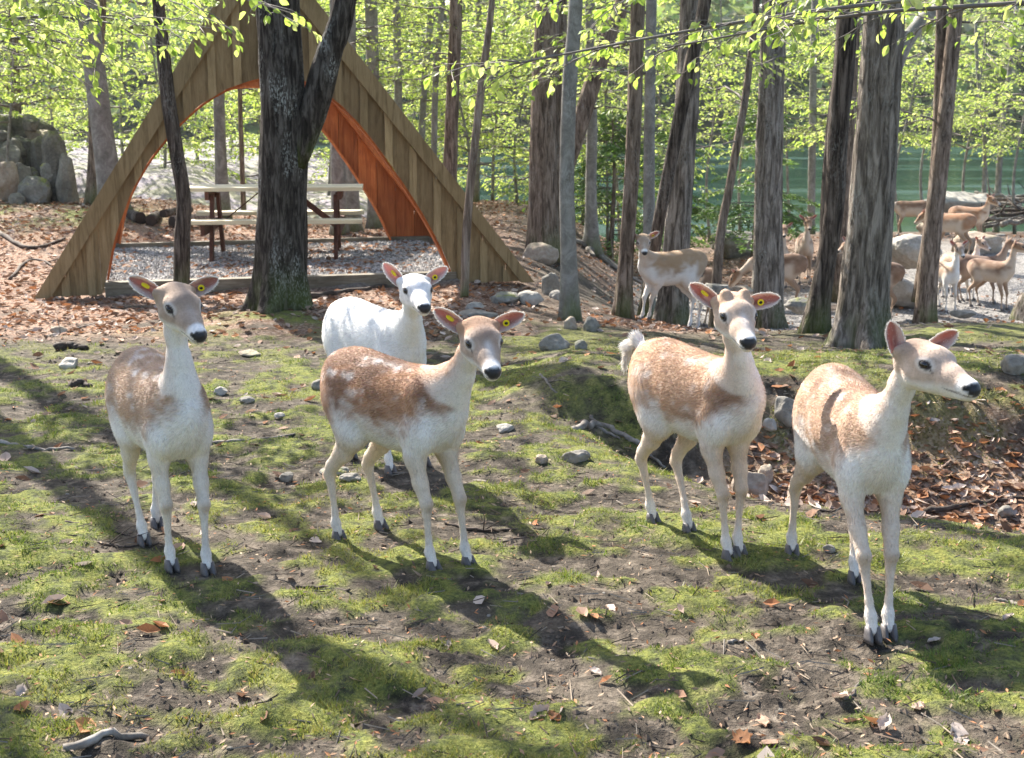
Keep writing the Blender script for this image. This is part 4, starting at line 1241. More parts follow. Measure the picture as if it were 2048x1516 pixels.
T("arching grey trunk behind the huge ridged one", [(1756, 420, 44), (1764, 300, 40), (1776, 190, 36), (1804, 100, 34), (1846, 40, 30), (1890, 0, 26)], 24.0, "grey", "arching_tree", 38, 8, 16, 0.2, sprays=8, low=(2.5, 4.6), group=G2)

# understory beeches whose low leafy boughs fill the space between the trunks
rng = np.random.default_rng(5)
UND = [(10, 20), (105, 24), (250, 27), (330, 25), (400, 29), (520, 24), (600, 27), (655, 23), (735, 28), (780, 26), (860, 29), (930, 24), (985, 28), (1035, 25), (1060, 31),
       (1165, 27), (1215, 24), (1240, 32), (1330, 29), (1420, 31), (1480, 34), (1580, 33), (1660, 33), (1740, 30), (1800, 33), (1850, 36), (1930, 34), (2030, 30), (2090, 27), (-40, 22), (60, 30), (180, 33), (470, 33), (560, 35), (690, 35), (820, 36)]
NAMED = [(33, "slim brown trunk on the boulder wall"), (120, "end of the boulder wall"), (210, "leaning smooth grey trunk"), (330, "crooked dark trunk"), (445, "scarred grey trunk in the arch"), (560, "massive forked trunk"), (690, "picnic table's right end"),
         (750, "slim trunk in the rear opening"), (798, "straight pale trunk"), (850, "thin leaning grey trunk"), (906, "reddish brown trunk"), (960, "peeling dead stem"), (1040, "gap before the split trunk"), (1086, "broad split trunk"), (1150, "mossy grey trunk"), (1220, "strongly leaning brown trunk"),
         (1262, "warm brown trunk"), (1340, "black scorched leaning stem"), (1430, "slender broken stem"), (1480, "hemlock by the water"), (1590, "deeply ridged trunk"), (1660, "twisted blackened trunk"), (1745, "huge ridged trunk"), (1810, "arching grey trunk"), (1860, "twin stemmed trunk"), (1935, "great pale slab"), (2030, "driftwood heap")]
for k, (u, Y) in enumerate(UND):
    lowz = (0.5, 4.6) if u < 1300 else (1.9, 5.0)
    gz = ground_h(at_y(u, 400, Y)[0], Y)
    vb = pix((at_y(u, 400, Y)[0], Y, gz))[1]
    near = min(NAMED, key=lambda q: abs(q[0] - u))[1]
    same = sorted(y2 for u2, y2 in UND if min(NAMED, key=lambda q: abs(q[0] - u2))[1] == near)
    how = "slender young beech in new leaf behind the " if len(same) == 1 else ("nearer of the young leafy beeches behind the " if Y == same[0] else "farthest of the young leafy beeches behind the " if Y == same[-1] else "middle one of the young leafy beeches behind the ")
    lab = how + near
    T(lab, [(u, vb, 8), (u + rng.uniform(-10, 10), vb - 120, 6), (u + rng.uniform(-26, 26), vb - 260, 5)], Y, "grey", "young_beech", 200 + k, 6.0, 8, 0.3, crown=False,
      sprays=36 if u < 1300 else 20, low=lowz, group="young beeches in new leaf between the trunks", rings=24, leafsize=0.078)

# trees outside the view whose shade falls on the lawn
for k, (x, y, kd, lab) in enumerate([(-4.75, 9.6, "brown", "straight brown tree shading the lawn from the side"), (-6.3, 12.6, "oak", "ridged tree beyond the leaf slope"), (-7.4, 9.4, "grey", "grey tree shading the lawn's edge"), (-8.6, 14.5, "brown", "tall brown tree behind the leaf slope")]):
    u_, v_ = pix((x, y, float(ground_h(x, y)))); u2, v2 = pix((x + 0.1, y, 2.5))
    wpx = 0.30 / y * FPX
    T(lab, [(u_, v_, wpx), (u2, v2, wpx * 0.85)], y, kd, "tree", 150 + k, 10.5, 20, 0.5, cden=0.9, group="trees shading the lawn")

# two beeches standing just outside the view, whose low boughs hang into it
def overhang(label, base, boughs, seed, top=9.0, r=0.13):
    rng = np.random.default_rng(seed)
    base = np.array([base[0], base[1], float(ground_h(*base))])
    root = empty("beech_tree", base, 0, label=label, cat="tree")
    path = spline(np.array([[0, 0, -0.05], [0.05, 0.02, 1.5], [0.0, 0.1, 3.5], [0.15, 0.1, 6], [0.2, 0.2, top]]), 40)
    add_obj("trunk", trunk_mesh(path, np.linspace(r, 0.03, 40), "grey", seed, 20, 0.6), root)
    wood, leaves = Bag(), Bag()
    for (u, v, Y, u2, v2, Y2, n) in boughs:
        a, b = at_y(u, v, Y) - base, at_y(u2, v2, Y2) - base
        st = path[int(np.argmin(abs(path[:, 2] - a[2])))]
        main = spline(np.array([st, a * 0.6 + st * 0.4 + [0, 0, 0.12], a, (a + b) / 2 + [0, 0, 0.05], b]), 22)
        bag_tube(wood, main, np.linspace(0.022, 0.004, 22), 6)
        dv = norm(b - a); az0 = math.atan2(dv[1], dv[0])
        for k in range(n):
            q = main[8 + int(13 * (k + rng.random()) / n)]
            spray(wood, leaves, q, az0 + rng.choice([-1, 1]) * rng.uniform(0.15, 0.9), rng.uniform(0.35, 0.85), rng.uniform(-0.15, 0.12), rng.uniform(0.1, 0.45), rng, 0.066, 2, twigs=6, dens=0.75, r0=0.006, sag=0.75)
    # sparse top
    for k in range(4):
        q = path[rng.integers(22, 40)]
        ctr = q + rng.normal(0, 0.9, (60, 3)) * np.array([1, 1, 0.5])
        leaf_quads(leaves, ctr, rng.normal(0, 1, (60, 3)), 0.11, rng, LEAFCOL, 1, 0.36)
    add_obj("branches", wood.mesh("branches", MAT_TWIG), root, kind="stuff")
    add_obj("crown", leaves.mesh("crown", MAT_LEAF, False), root)
overhang("beech whose leafy boughs droop in front of the huge ridged trunk", (4.3, 8.2), [(2100, 0, 8.0, 1330, 95, 7.4, 8), (2100, -60, 7.6, 1560, 0, 7.2, 5), (2080, -30, 8.4, 960, 140, 7.6, 10), (2090, -50, 8.6, 1080, -10, 8.2, 6)], 61)
overhang("beech whose leafy boughs droop over the shelter's left slope", (-5.2, 8.6), [(-60, 40, 8.6, 300, 60, 8.2, 10), (-60, -20, 8.2, 480, 0, 7.6, 12), (-60, 90, 9.0, 150, 90, 8.8, 6)], 62)

# hemlocks by the water
def hemlock(label, u, Y, H, seed):
    rng = np.random.default_rng(seed)
    x = at_y(u, 400, Y)[0]
    base = np.array([x, Y, float(ground_h(x, Y))])
    root = empty("hemlock_tree", base, 0, label=label, cat="tree", group="young hemlocks by the water")
    path = spline(np.array([[0, 0, -0.05], [0.05, 0, H * 0.5], [0, 0.05, H]]), 16)
    add_obj("trunk", trunk_mesh(path, np.linspace(0.06, 0.012, 16), "brown", seed, 10, 0.3), root)
    wood, nd = Bag(), Bag()
    pal = np.array([[0.13, 0.22, 0.055], [0.17, 0.27, 0.07], [0.10, 0.17, 0.05]])
    for k in range(46):
        z = rng.uniform(0.12, 0.98) * H
        az = rng.uniform(0, 6.283); L = (0.35 + 1.25 * (1 - z / H)) * rng.uniform(0.7, 1.15)
        d = np.array([math.cos(az), math.sin(az), 0]); sd = np.array([-d[1], d[0], 0])
        t = np.linspace(0, 1, 6)
        br = np.array([0, 0, z]) + np.outer(t * L, d) + np.outer(L * (0.12 * t - 0.34 * t * t), [0, 0, 1])
        bag_tube(wood, br, np.linspace(0.010, 0.003, 6), 4)
        n = int(170 * L)
        a = rng.uniform(0.15, 1, n)
        w = rng.uniform(-1, 1, n) * 0.34 * L * (1.1 - a)
        P = np.stack([np.interp(a, t, br[:, j]) for j in range(3)], 1) + w[:, None] * sd + np.outer(np.abs(w) * -0.35, [0, 0, 1]) + rng.normal(0, 0.015, (n, 3))
        D = d * 0.6 + np.sign(w)[:, None] * sd * 0.9 + np.array([0, 0, -0.25]) + rng.normal(0, 0.25, (n, 3))
        leaf_quads(nd, P, D, 0.10, rng, pal, 1, 0.16)
    add_obj("branches", wood.mesh("branches", MAT_TWIG), root, kind="stuff")
    add_obj("crown", nd.mesh("crown", MAT_NEEDLE, False), root)
hemlock("bright young hemlock with drooping flat branches behind the slender broken stem", 1510, 24.0, 3.3, 71)
hemlock("small green hemlock standing between the brown trunks at the water", 1222, 23.0, 2.6, 72)
hemlock("hemlock beside the thick grey brown trunk over the water", 1345, 25.5, 2.9, 73)

# far wood across the lake
rng = np.random.default_rng(8)
fb = Bag()
for k in range(640):
    x = rng.uniform(-150, 150); y = 172 + 10 * math.sin(x * 0.02) + rng.uniform(0, 1) ** 1.6 * 70
    z = float(ground_h(x, y)); H = rng.uniform(9, 17)
    ever = rng.random() < 0.35
    pal = np.array([[0.05, 0.085, 0.06], [0.07, 0.11, 0.07]]) if ever else np.array([[0.28, 0.38, 0.13], [0.38, 0.46, 0.19], [0.34, 0.32, 0.2]])
    n = 110
    t = rng.random(n)
    rad = (1 - t) * 2.6 + 0.3 if ever else 3.2 * np.sqrt(np.maximum(0, 1 - (2 * t - 1) ** 2)) + 0.3
    a = rng.uniform(0, 6.283, n); rr = rad * np.sqrt(rng.random(n))
    P = np.stack([x + rr * np.cos(a), y + rr * np.sin(a), z + 0.5 + t * H], 1)
    leaf_quads(fb, P, rng.normal(0, 1, (n, 3)) * [1, 1, 0.5], 2.3, rng, pal, 1, 0.42)
add_obj("far_forest", fb.mesh("far_forest", MAT_FARLEAF, False), kind="stuff", label="dark mixed wood on the far shore of the lake", cat="forest")
# ------------------------------------------------------------------ A-frame shelter
def wood_mat(name, c0, c1, c2, rough=0.75, grain=(9, 9, 0.9)):
    m = Mat(name)
    tc = m.n("ShaderNodeTexCoord"); oi = m.n("ShaderNodeObjectInfo")
    ad = m.n("ShaderNodeVectorMath", operation='ADD')
    mul = m.n("ShaderNodeVectorMath", operation='SCALE'); mul.inputs[3].default_value = 7.0
    cb = m.n("ShaderNodeCombineXYZ")
    for k in range(3): m.l(oi.outputs["Random"], cb.inputs[k])
    m.l(cb.outputs[0], mul.inputs[0])
    m.l(tc.outputs["Object"], ad.inputs[0]); m.l(mul.outputs[0], ad.inputs[1])
    mp = m.n("ShaderNodeMapping"); mp.inputs["Scale"].default_value = grain
    m.l(ad.outputs[0], mp.inputs[0])
    g = m.noise(mp.outputs[0], 2.4, 5, 0.6, 1.2)
    f = m.noise(mp.outputs[0], 14, 3, 0.6)
    st = m.noise(ad.outputs[0], 2.2, 4, 0.6)
    col = m.ramp(m.math('ADD', m.math('MULTIPLY', g, 0.75), m.math('MULTIPLY', f, 0.25)), [(0.32, c0), (0.5, c1), (0.68, c2)])
    tone = m.math('MULTIPLY_ADD', oi.outputs["Random"], 0.45, 0.75)
    col = m.mix(1.0, col, m.n("ShaderNodeCombineColor").outputs[0], 'MIX') if False else col
    vm = m.n("ShaderNodeVectorMath", operation='SCALE'); m.l(col, vm.inputs[0]); m.l(tone, vm.inputs[3])
    col2 = m.mix(m.math('MULTIPLY', m.ramp(st, [(0.48, (0, 0, 0)), (0.62, (1, 1, 1))]), 0.35), vm.outputs[0], c0)
    m.set(col2, rough, m.bump(m.math('ADD', g, m.math('MULTIPLY', f, 0.4)), 0.35, 0.006), 0.3)
    return m.m
MAT_PLANK = wood_mat("olive_brown_planks", (0.14, 0.09, 0.042), (0.275, 0.19, 0.095), (0.35, 0.25, 0.135))
MAT_BATTEN = wood_mat("honey_brown_battens", (0.18, 0.12, 0.055), (0.33, 0.235, 0.12), (0.41, 0.30, 0.165))
MAT_ORANGE = wood_mat("orange_stained_wood", (0.24, 0.055, 0.018), (0.46, 0.125, 0.035), (0.56, 0.19, 0.06))
MAT_SILL = wood_mat("weathered_sill", (0.08, 0.065, 0.045), (0.15, 0.125, 0.09), (0.23, 0.20, 0.155), grain=(1.2, 9, 9))
MAT_CREAM = wood_mat("cream_painted_board", (0.55, 0.47, 0.31), (0.66, 0.58, 0.40), (0.72, 0.66, 0.49), 0.6, (1, 9, 9))
MAT_REDWOOD = wood_mat("dark_red_brown_timber", (0.045, 0.018, 0.012), (0.095, 0.038, 0.026), (0.15, 0.065, 0.045))

AB3 = np.array([ARCH_B[0], ARCH_B[1], 0]); AA3 = np.array([ARCH_A[0], ARCH_A[1], 0]); AO3 = np.array([ARCH_O[0], ARCH_O[1], 0.0])
shelter = empty("picnic_shelter", AO3, math.atan2(ARCH_B[1], ARCH_B[0]), label="wooden A-frame shelter with a pointed arch opening and battened planks", cat="shelter")
def arch_px(u, v):
    d = ray(u, v)
    t = ((AO3 - CAM) @ AA3) / (d @ AA3)
    p = CAM + t * d - AO3
    return p @ AB3, p[2]
inner = np.array([arch_px(*p) for p in [(205, 600), (212, 560), (228, 480), (262, 385), (300, 318), (345, 262), (400, 210), (455, 177), (512, 158), (560, 155), (606, 160), (650, 183), (700, 226), (750, 284), (800, 355), (845, 425), (880, 488), (905, 545), (918, 590)]])
oL, oR = arch_px(75, 600), arch_px(1062, 566)
aL, aR = arch_px(400, 60), arch_px(690, 82)
slL = (aL[1] - 0) / (aL[0] - 0.0); slR = (aR[1] - 0) / (ARCH_W - aR[0])
apex_s = slR * ARCH_W / (slL + slR)
outer = lambda s: np.minimum(slL * np.asarray(s, float), slR * (ARCH_W - np.asarray(s, float)))
def lower(s):
    s = np.asarray(s, float)
    return np.where((s < inner[0, 0]) | (s > inner[-1, 0]), 0.02, np.maximum(0.02, np.interp(s, inner[:, 0], inner[:, 1])))
def strip(name, s0, s1, y0, y1, mat, top=0.0, part=None, n=6, bottom=0.0):
    s = np.linspace(s0, s1, n)
    hi = outer(s) - top; lo = lower(s) + bottom
    hi = np.maximum(hi, 0.021)
    if (hi - lo).max() < 0.03: return
    hi = np.maximum(hi, lo + 0.002)
    v = np.concatenate([np.stack([s, np.full(n, y), z], 1) for y in (y0, y1) for z in (lo, hi)])
    f = []
    for k in range(n - 1):
        a, b, c, d = k, n + k, 2 * n + k, 3 * n + k
        f += [[a, a + 1, b + 1, b], [c, d, d + 1, c + 1], [b, b + 1, d + 1, d], [a, c, c + 1, a + 1]]
    f += [[0, n, 3 * n, 2 * n], [n - 1, 3 * n - 1, 4 * n - 1, 2 * n - 1]]
    me = make_mesh(name, v, np.array(f), mat, False)
    add_obj(name, me, part)
step = 0.2335
def face(y0, mat, sign=1, trimw=0.17):
    k = 0
    s = 0.02
    while s < ARCH_W - 0.02:
        s1 = min(s + step - 0.006, ARCH_W - 0.02)
        # boards crossing the foot of the opening are cut there
        cuts = [c for c in (inner[0, 0], inner[-1, 0]) if s < c < s1]
        segs = [s] + cuts + [s1]
        for a, b in zip(segs[:-1], segs[1:]):
            if b - a > 0.01:
                strip("plank", a + 0.001, b - 0.001, y0 + RNG.uniform(-0.002, 0.002), y0 + 0.022 * sign, mat, 0.01, shelter)
        s += step
        if s < ARCH_W - 0.1:
            w = 0.036
            strip("batten", s - w - 0.003, s + w - 0.003, y0 - 0.034 * sign, y0 - 0.004 * sign, MAT_BATTEN if sign > 0 else mat, trimw * 1.12 + 0.0, shelter, 4)
    # sloping trim boards
    for (p, q, sgn) in (((0.0, 0.0), (apex_s, slL * apex_s), 1), ((ARCH_W, 0.0), (apex_s, slL * apex_s), -1)):
        p, q = np.array(p), np.array(q)
        d = norm(q - p); nn = np.array([d[1], -d[0]]) * sgn
        p = p - d * 0.06
        pts = [p, q, q + nn * trimw + d * 0.0, p + nn * trimw]
        v = np.array([[a[0], y, max(a[1], 0.012)] for y in (y0 - 0.070 * sign, y0 - 0.037 * sign) for a in pts])
        f = np.array([[0, 1, 2, 3], [7, 6, 5, 4], [0, 4, 5, 1], [1, 5, 6, 2], [2, 6, 7, 3], [3, 7, 4, 0]])
        add_obj("trim_board", make_mesh("trim_board", v, f, MAT_BATTEN if sign > 0 else mat, False), shelter)
face(0.0, MAT_PLANK)
face(ARCH_D, MAT_ORANGE, -1)
# curved linings inside the openings and rafters along the slopes
def lining(y0, y1, mat, th=0.02):
    ii = inner[(inner[:, 1] > 0.0)]
    c = spline(np.concatenate([ii, np.zeros((len(ii), 1))], 1), 40)[:, :2]
    tg = np.gradient(c, axis=0); tg /= np.linalg.norm(tg, axis=1, keepdims=True)
    nn = np.stack([tg[:, 1], -tg[:, 0]], 1)
    c0 = c + nn * 0.004; c1 = c + nn * (0.004 + th)
    n = len(c)
    v = np.concatenate([np.stack([q[:, 0], np.full(n, y), np.maximum(q[:, 1], 0.015)], 1) for y in (y0, y1) for q in (c0, c1)])
    f = []
    for k in range(n - 1):
        a, b, cc_, d = k, n + k, 2 * n + k, 3 * n + k
        f += [[a, a + 1, b + 1, b], [cc_, d, d + 1, cc_ + 1], [b, b + 1, d + 1, d], [a, cc_, cc_ + 1, a + 1]]
    f += [[0, n, 3 * n, 2 * n], [n - 1, 3 * n - 1, 4 * n - 1, 2 * n - 1]]
    add_obj("arch_lining", make_mesh("arch_lining", v, np.array(f), mat, False), shelter)
lining(0.026, 0.15, MAT_ORANGE)
lining(ARCH_D - 0.15, ARCH_D - 0.026, MAT_ORANGE)
def rafter(p, q, y0, y1, w, mat, sgn, name="rafter"):
    p, q = np.array(p), np.array(q)
    d = norm(q - p); nn = np.array([d[1], -d[0]]) * sgn
    pts = [p, q, q + nn * w, p + nn * w]
    v = np.array([[a[0], y, max(a[1], 0.013)] for y in (y0, y1) for a in pts])
    f = np.array([[0, 1, 2, 3], [7, 6, 5, 4], [0, 4, 5, 1], [1, 5, 6, 2], [2, 6, 7, 3], [3, 7, 4, 0]])
    add_obj(name, make_mesh(name, v, f, mat, False), shelter)
ap = (apex_s, slL * apex_s - 0.03)
for y0, y1, mt in ((0.026, 0.14, MAT_ORANGE), (ARCH_D - 0.16, ARCH_D - 0.026, MAT_ORANGE)):
    rafter((0.05, 0.02), ap, y0, y1, 0.05, mt, 1)
    rafter((ARCH_W - 0.05, 0.02), ap, y0, y1, 0.05, mt, -1)
v, f = box_vf(apex_s - 0.05, apex_s + 0.05, 0.15, ARCH_D - 0.17, ap[1] - 0.25, ap[1] - 0.10)
add_obj("ridge_beam", make_mesh("ridge_beam", v, f, MAT_ORANGE, False), shelter)
def sill(s0, s1, t0, t1, z0, z1, mat=None):
    v, f = box_vf(s0, s1, t0, t1, z0, z1)
    add_obj("sill_beam", make_mesh("sill_beam", v, f, mat or MAT_SILL, False), shelter)
iL, iR = inner[0, 0], inner[-1, 0]
sill(iL + 0.03, iR - 0.03, -0.03, 0.10, -0.06, 0.135)
sill(0.30, ARCH_W - 0.30, ARCH_D - 0.10, ARCH_D - 0.005, -0.04, 0.155)
sill(0.22, 0.32, 0.16, ARCH_D - 0.18, -0.05, 0.15)
sill(ARCH_W - 0.32, ARCH_W - 0.22, 0.16, ARCH_D - 0.18, -0.05, 0.15)

# ------------------------------------------------------------------ picnic table
tb = at_y(556, 505, 14.75)
tz = float(ground_h(tb[0], tb[1]))
table = empty("picnic_table", (tb[0], tb[1], tz), math.atan2(ARCH_B[1], ARCH_B[0]) * 0.35, label="picnic table with cream boards on dark red brown legs under the shelter", cat="table")
def tbox(name, x0, x1, y0, y1, z0, z1, mat):
    v, f = box_vf(x0, x1, y0, y1, z0, z1)
    add_obj(name, make_mesh(name, v, f, mat, False), table)
for k in range(5):
    tbox("tabletop_board", -0.97, 0.97, -0.36 + k * 0.146, -0.36 + k * 0.146 + 0.138, 0.745, 0.785, MAT_CREAM)
for sgn in (-1, 1):
    for k in range(2):
        y = sgn * 0.66 + (k - 1) * 0.142
        tbox("seat_board", -0.97, 0.97, y + 0.002, y + 0.138, 0.42, 0.46, MAT_CREAM)
for x in (-0.72, 0.72):
    tbox("seat_support", x - 0.022, x + 0.022, -0.78, 0.78, 0.30, 0.418, MAT_REDWOOD)
    tbox("top_support", x - 0.022, x + 0.022, -0.35, 0.36, 0.65, 0.743, MAT_REDWOOD)
    for sgn in (-1, 1):
        b = Bag()
        v, f = box_vf(-0.02, 0.02, -0.055, 0.055, 0, 0.70)
        v = v + np.array([0, 0, 0.0])
        v[:, 1] += np.where(v[:, 2] < 0.1, sgn * 0.50, sgn * 0.24)
        v[:, 0] += x + (0.046 if x < 0 else -0.046)
        b.add(v, f)
        add_obj("leg", b.mesh("leg", MAT_REDWOOD, False), table)
    b = Bag()
    v, f = box_vf(-0.02, 0.02, -0.03, 0.03, 0, 1.0)
    v2 = v.copy()
    v2[:, 0] = np.where(v[:, 2] < 0.5, x * 0.92, x * 0.22) + v[:, 0]
    v2[:, 2] = np.where(v[:, 2] < 0.5, 0.34, 0.74) + v[:, 0] * 1.2
    b.add(v2, f)
    add_obj("brace", b.mesh("brace", MAT_REDWOOD, False), table)

# ------------------------------------------------------------------ rocks
def rock_mat(name, c0, c1, c2, moss=0.0, band=0.0):
    m = Mat(name)
    co = m.coord((1, 1, 1))
    a = m.noise(co, 3.0, 6, 0.62)
    b = m.noise(co, 26, 4, 0.65)
    col = m.ramp(m.math('ADD', m.math('MULTIPLY', a, 0.6), m.math('MULTIPLY', b, 0.4)), [(0.32, c0), (0.5, c1), (0.66, c2)])
    if moss:
        g = m.n("ShaderNodeNewGeometry"); sp = m.n("ShaderNodeSeparateXYZ"); m.l(g.outputs["Normal"], sp.inputs[0])
        mk = m.math('MULTIPLY', m.ramp(sp.outputs[2], [(0.35, (0, 0, 0)), (0.75, (1, 1, 1))]), m.ramp(a, [(0.44, (0, 0, 0)), (0.56, (1, 1, 1))]))
        col = m.mix(m.math('MULTIPLY', mk, moss), col, m.ramp(b, [(0.3, (0.09, 0.11, 0.015)), (0.7, (0.30, 0.31, 0.06))]))
    m.set(col, 0.85, m.bump(m.math('ADD', a, m.math('MULTIPLY', b, 0.5)), 0.7, 0.03), 0.25)
    return m.m
RK = {"grey": rock_mat("grey_stone", (0.11, 0.10, 0.085), (0.235, 0.215, 0.185), (0.37, 0.345, 0.30)),
      "mossy": rock_mat("mossy_stone", (0.10, 0.095, 0.085), (0.24, 0.225, 0.20), (0.38, 0.36, 0.33), 0.95),
      "tan": rock_mat("tan_stone", (0.20, 0.15, 0.11), (0.36, 0.29, 0.23), (0.48, 0.42, 0.36), 0.3),
      "pale": rock_mat("pale_granite", (0.22, 0.20, 0.175), (0.37, 0.34, 0.30), (0.48, 0.445, 0.40)),
      "dark": rock_mat("dark_boulder", (0.05, 0.047, 0.042), (0.14, 0.13, 0.115), (0.26, 0.24, 0.215), 0.6),
      "lilac": rock_mat("lilac_granite", (0.13, 0.11, 0.135), (0.29, 0.255, 0.295), (0.45, 0.41, 0.44), 0.5)}

def rock_mesh(seed, n=14, rough=0.25, boxy=0.5):
    """unit rock: a cube sphere pushed about"""
    g = np.linspace(-1, 1, n)
    V, F = [], []
    for ax in range(3):
        for sgn in (-1, 1):
            a, b = np.meshgrid(g, g, indexing='ij')
            P = np.zeros((n, n, 3)); P[..., ax] = sgn; P[..., (ax + 1) % 3] = a; P[..., (ax + 2) % 3] = b
            n0 = len(V) * n * n
            idx = np.arange(n * n).reshape(n, n) + n0
            q = np.stack([idx[:-1, :-1], idx[1:, :-1], idx[1:, 1:], idx[:-1, 1:]], -1).reshape(-1, 4)
            V.append(P.reshape(-1, 3)); F.append(q if sgn > 0 else q[:, ::-1])
    V = np.concatenate(V); F = np.concatenate(F)
    S = V / np.linalg.norm(V, axis=1, keepdims=True)
    C = V / np.maximum(np.abs(V).max(1, keepdims=True), 1e-6)
    # facets cut by random planes give the broken outline
    V = S * (1 - boxy * 0.4) + C * boxy * 0.35
    rg = np.random.default_rng(seed)
    for _ in range(9):
        nn = norm(rg.normal(0, 1, 3)); dd = rg.uniform(0.62, 0.9)
        over = np.maximum(V @ nn - dd, 0)
        V = V - over[:, None] * nn * 0.85
    d = fbm(S[:, 0] * 1.6, S[:, 1] * 1.6, S[:, 2] * 1.6, seed, 4)
    rid = np.round(fbm(S[:, 0] * 1.1, S[:, 1] * 1.1, S[:, 2] * 1.1, seed + 9, 2) * 3) / 3
    return V * (1 + rough * d + rough * 0.4 * rid)[:, None], F

def rock(label, u, v, w, h, Y=None, mat="grey", seed=0, depth=0.8, name="stone", group=None, rot=None, boxy=0.25, sink=0.25, tilt=0.0, cat="stone", n=14):
    """u, v: middle of the rock's foot in the photograph; w, h in px"""
    p = ground_hit(u, v) if Y is None else at_y(u, v, Y)
    gz = float(ground_h(p[0], p[1]))
    sc = ((p - CAM) @ CF) / FPX
    W, H = w * sc / 2, h * sc / 2
    V, F = rock_mesh(seed, n, 0.20, boxy)
    V = V * np.array([W, W * depth, H * (1 + sink)])
    a = RNG.uniform(-0.5, 0.5) if rot is None else rot
    R = np.array(Matrix.Rotation(a, 3, 'Z') @ Matrix.Rotation(tilt, 3, 'Y'))
    V = V @ R.T
    V[:, 2] += H * (1 - sink)
    z = gz if Y is None else min(p[2], 99)
    o = add_obj(name, make_mesh(name, V, F, RK[mat]), None, (p[0], p[1], z), None, label, cat, group)
    return o

GB = "boulders of the tumbled wall"
BW = [("rounded dark boulder at the top of the tumbled wall", 55, 300, 105, 60, 21.5, "dark"), ("low mossy boulder capping the tumbled wall", 30, 275, 110, 40, 22.0, "mossy"),
      ("reddish brown flat block lying on the tumbled wall", 78, 285, 55, 22, 21.3, "tan"), ("grey boulder wedged in the middle of the wall", 40, 345, 60, 60, 20.8, "dark"),
      ("wide dark boulder under the reddish block", 75, 352, 62, 62, 20.9, "dark"), ("pale rounded boulder at the wall's foot", 18, 395, 56, 60, 20.0, "tan"),
      ("light boulder leaning at the wall's foot", 45, 392, 46, 56, 20.1, "grey"), ("moss covered slanting slab at the wall's foot", 72, 408, 60, 50, 20.0, "mossy"),
      ("tall upright grey rock at the end of the wall", 116, 425, 48, 140, 20.3, "dark"), ("narrow upright rock flanking the end of the wall", 140, 430, 36, 105, 20.1, "grey"),
      ("tall fissured rock in the wall's shade", 92, 410, 42, 115, 20.6, "dark"), ("dark boulder filling the gap in the wall", 5, 350, 60, 60, 20.6, "dark"), ("grey block behind the pale rounded boulder", 22, 352, 52, 52, 20.4, "grey"),
      ("big dark rock beneath the top boulders", -20, 330, 80, 90, 21.0, "dark")]
BW += [("small dark stone jammed near the wall's top", 62, 262, 34, 26, 21.0, "dark"), ("little grey stone on the wall's shoulder", 104, 318, 30, 30, 20.6, "grey"), ("mid sized dark stone in the wall's face", 58, 378, 40, 38, 20.2, "dark"), ("wedge of grey stone in the wall's face", 30, 316, 44, 34, 20.7, "grey"),
       ("dark stone under the low mossy cap", 8, 306, 50, 38, 20.8, "dark"), ("mossy stone low in the wall's face", 100, 372, 36, 40, 20.2, "mossy"), ("small block beside the slanting slab", 36, 412, 30, 22, 19.7, "grey")]
for k, (lab, u, v, w, h, Y, mt) in enumerate(BW):
    rock(lab, u, v, w * 1.12, h * 1.2, Y, mt, 300 + k, 0.9, "boulder", GB, boxy=0.8, sink=0.1, cat="boulder", n=20)

# bare granite bedrock behind the shelter
n = 80
sx, sy = np.meshgrid(np.linspace(-1, 1, n), np.linspace(0, 1, n))
OX = -8.0 + sx * (6.2 + 2 * sy) + 0.8 * fbm(sx * 2, sy * 2, 0, 3, 2); OY = 20.6 + sy * 22
edge = np.minimum(np.minimum(1 - np.abs(sx), sy * 2.5), (1 - sy) * 1.5)
oz = ground_h(OX, OY) - 0.15 + sstep(0, 0.25, edge) * (0.32 + 0.75 * sy + 0.30 * fbm(OX * 0.5, OY * 0.35, 0, 51, 4) + 0.10 * np.round(fbm(OX * 0.35, OY * 0.4, 0, 57, 2) * 4) / 2)
idx = np.arange(n * n).reshape(n, n)
q = np.stack([idx[:-1, :-1], idx[:-1, 1:], idx[1:, 1:], idx[1:, :-1]], -1).reshape(-1, 4)
add_obj("rock_outcrop", make_mesh("rock_outcrop", np.stack([OX.ravel(), OY.ravel(), oz.ravel()], 1), q, RK["lilac"]), label="sunlit slabs of bare lilac granite behind the shelter", cat="rock")

GS = "boulders along the gravel path"
for k, a in enumerate([("big pale boulder right of the huge ridged trunk", 1822, 532, 104, 66, 21.0, "pale"), ("low broad boulder behind the twin stemmed trunk", 1800, 612, 120, 68, 18.8, "pale"),
      ("long flat tan boulder lying behind the small deer", 1946, 508, 118, 44, 24.0, "tan"), ("great pale slab at the water's edge", 1905, 436, 190, 56, 30.5, "pale"), ("brown boulder under the dark tailed deer", 1866, 478, 70, 40, 27.5, "tan"),
      ("long layered rock at the shore behind the grazing buck", 1490, 512, 150, 56, 25.5, "grey"), ("low grey stone at the foot of the twin stemmed trunk", 1925, 634, 52, 16, 14.5, "grey"),
      ("dark stone by the slender broken stem", 1432, 594, 56, 30, 16.0, "grey"), ("flat brown stone near the grazing buck's muzzle", 1482, 590, 54, 20, 16.4, "tan"), ("grey stone before the deeply ridged trunk", 1602, 626, 66, 32, 15.0, "mossy"),
      ("grey rock on the gravel by the small deer", 2000, 482, 50, 16, 27.0, "grey")]):
    rock(a[0], a[1], a[2], a[3], a[4], a[5], a[6], 340 + k, 0.7, "boulder", GS, boxy=0.45, sink=0.15, cat="boulder", n=20)

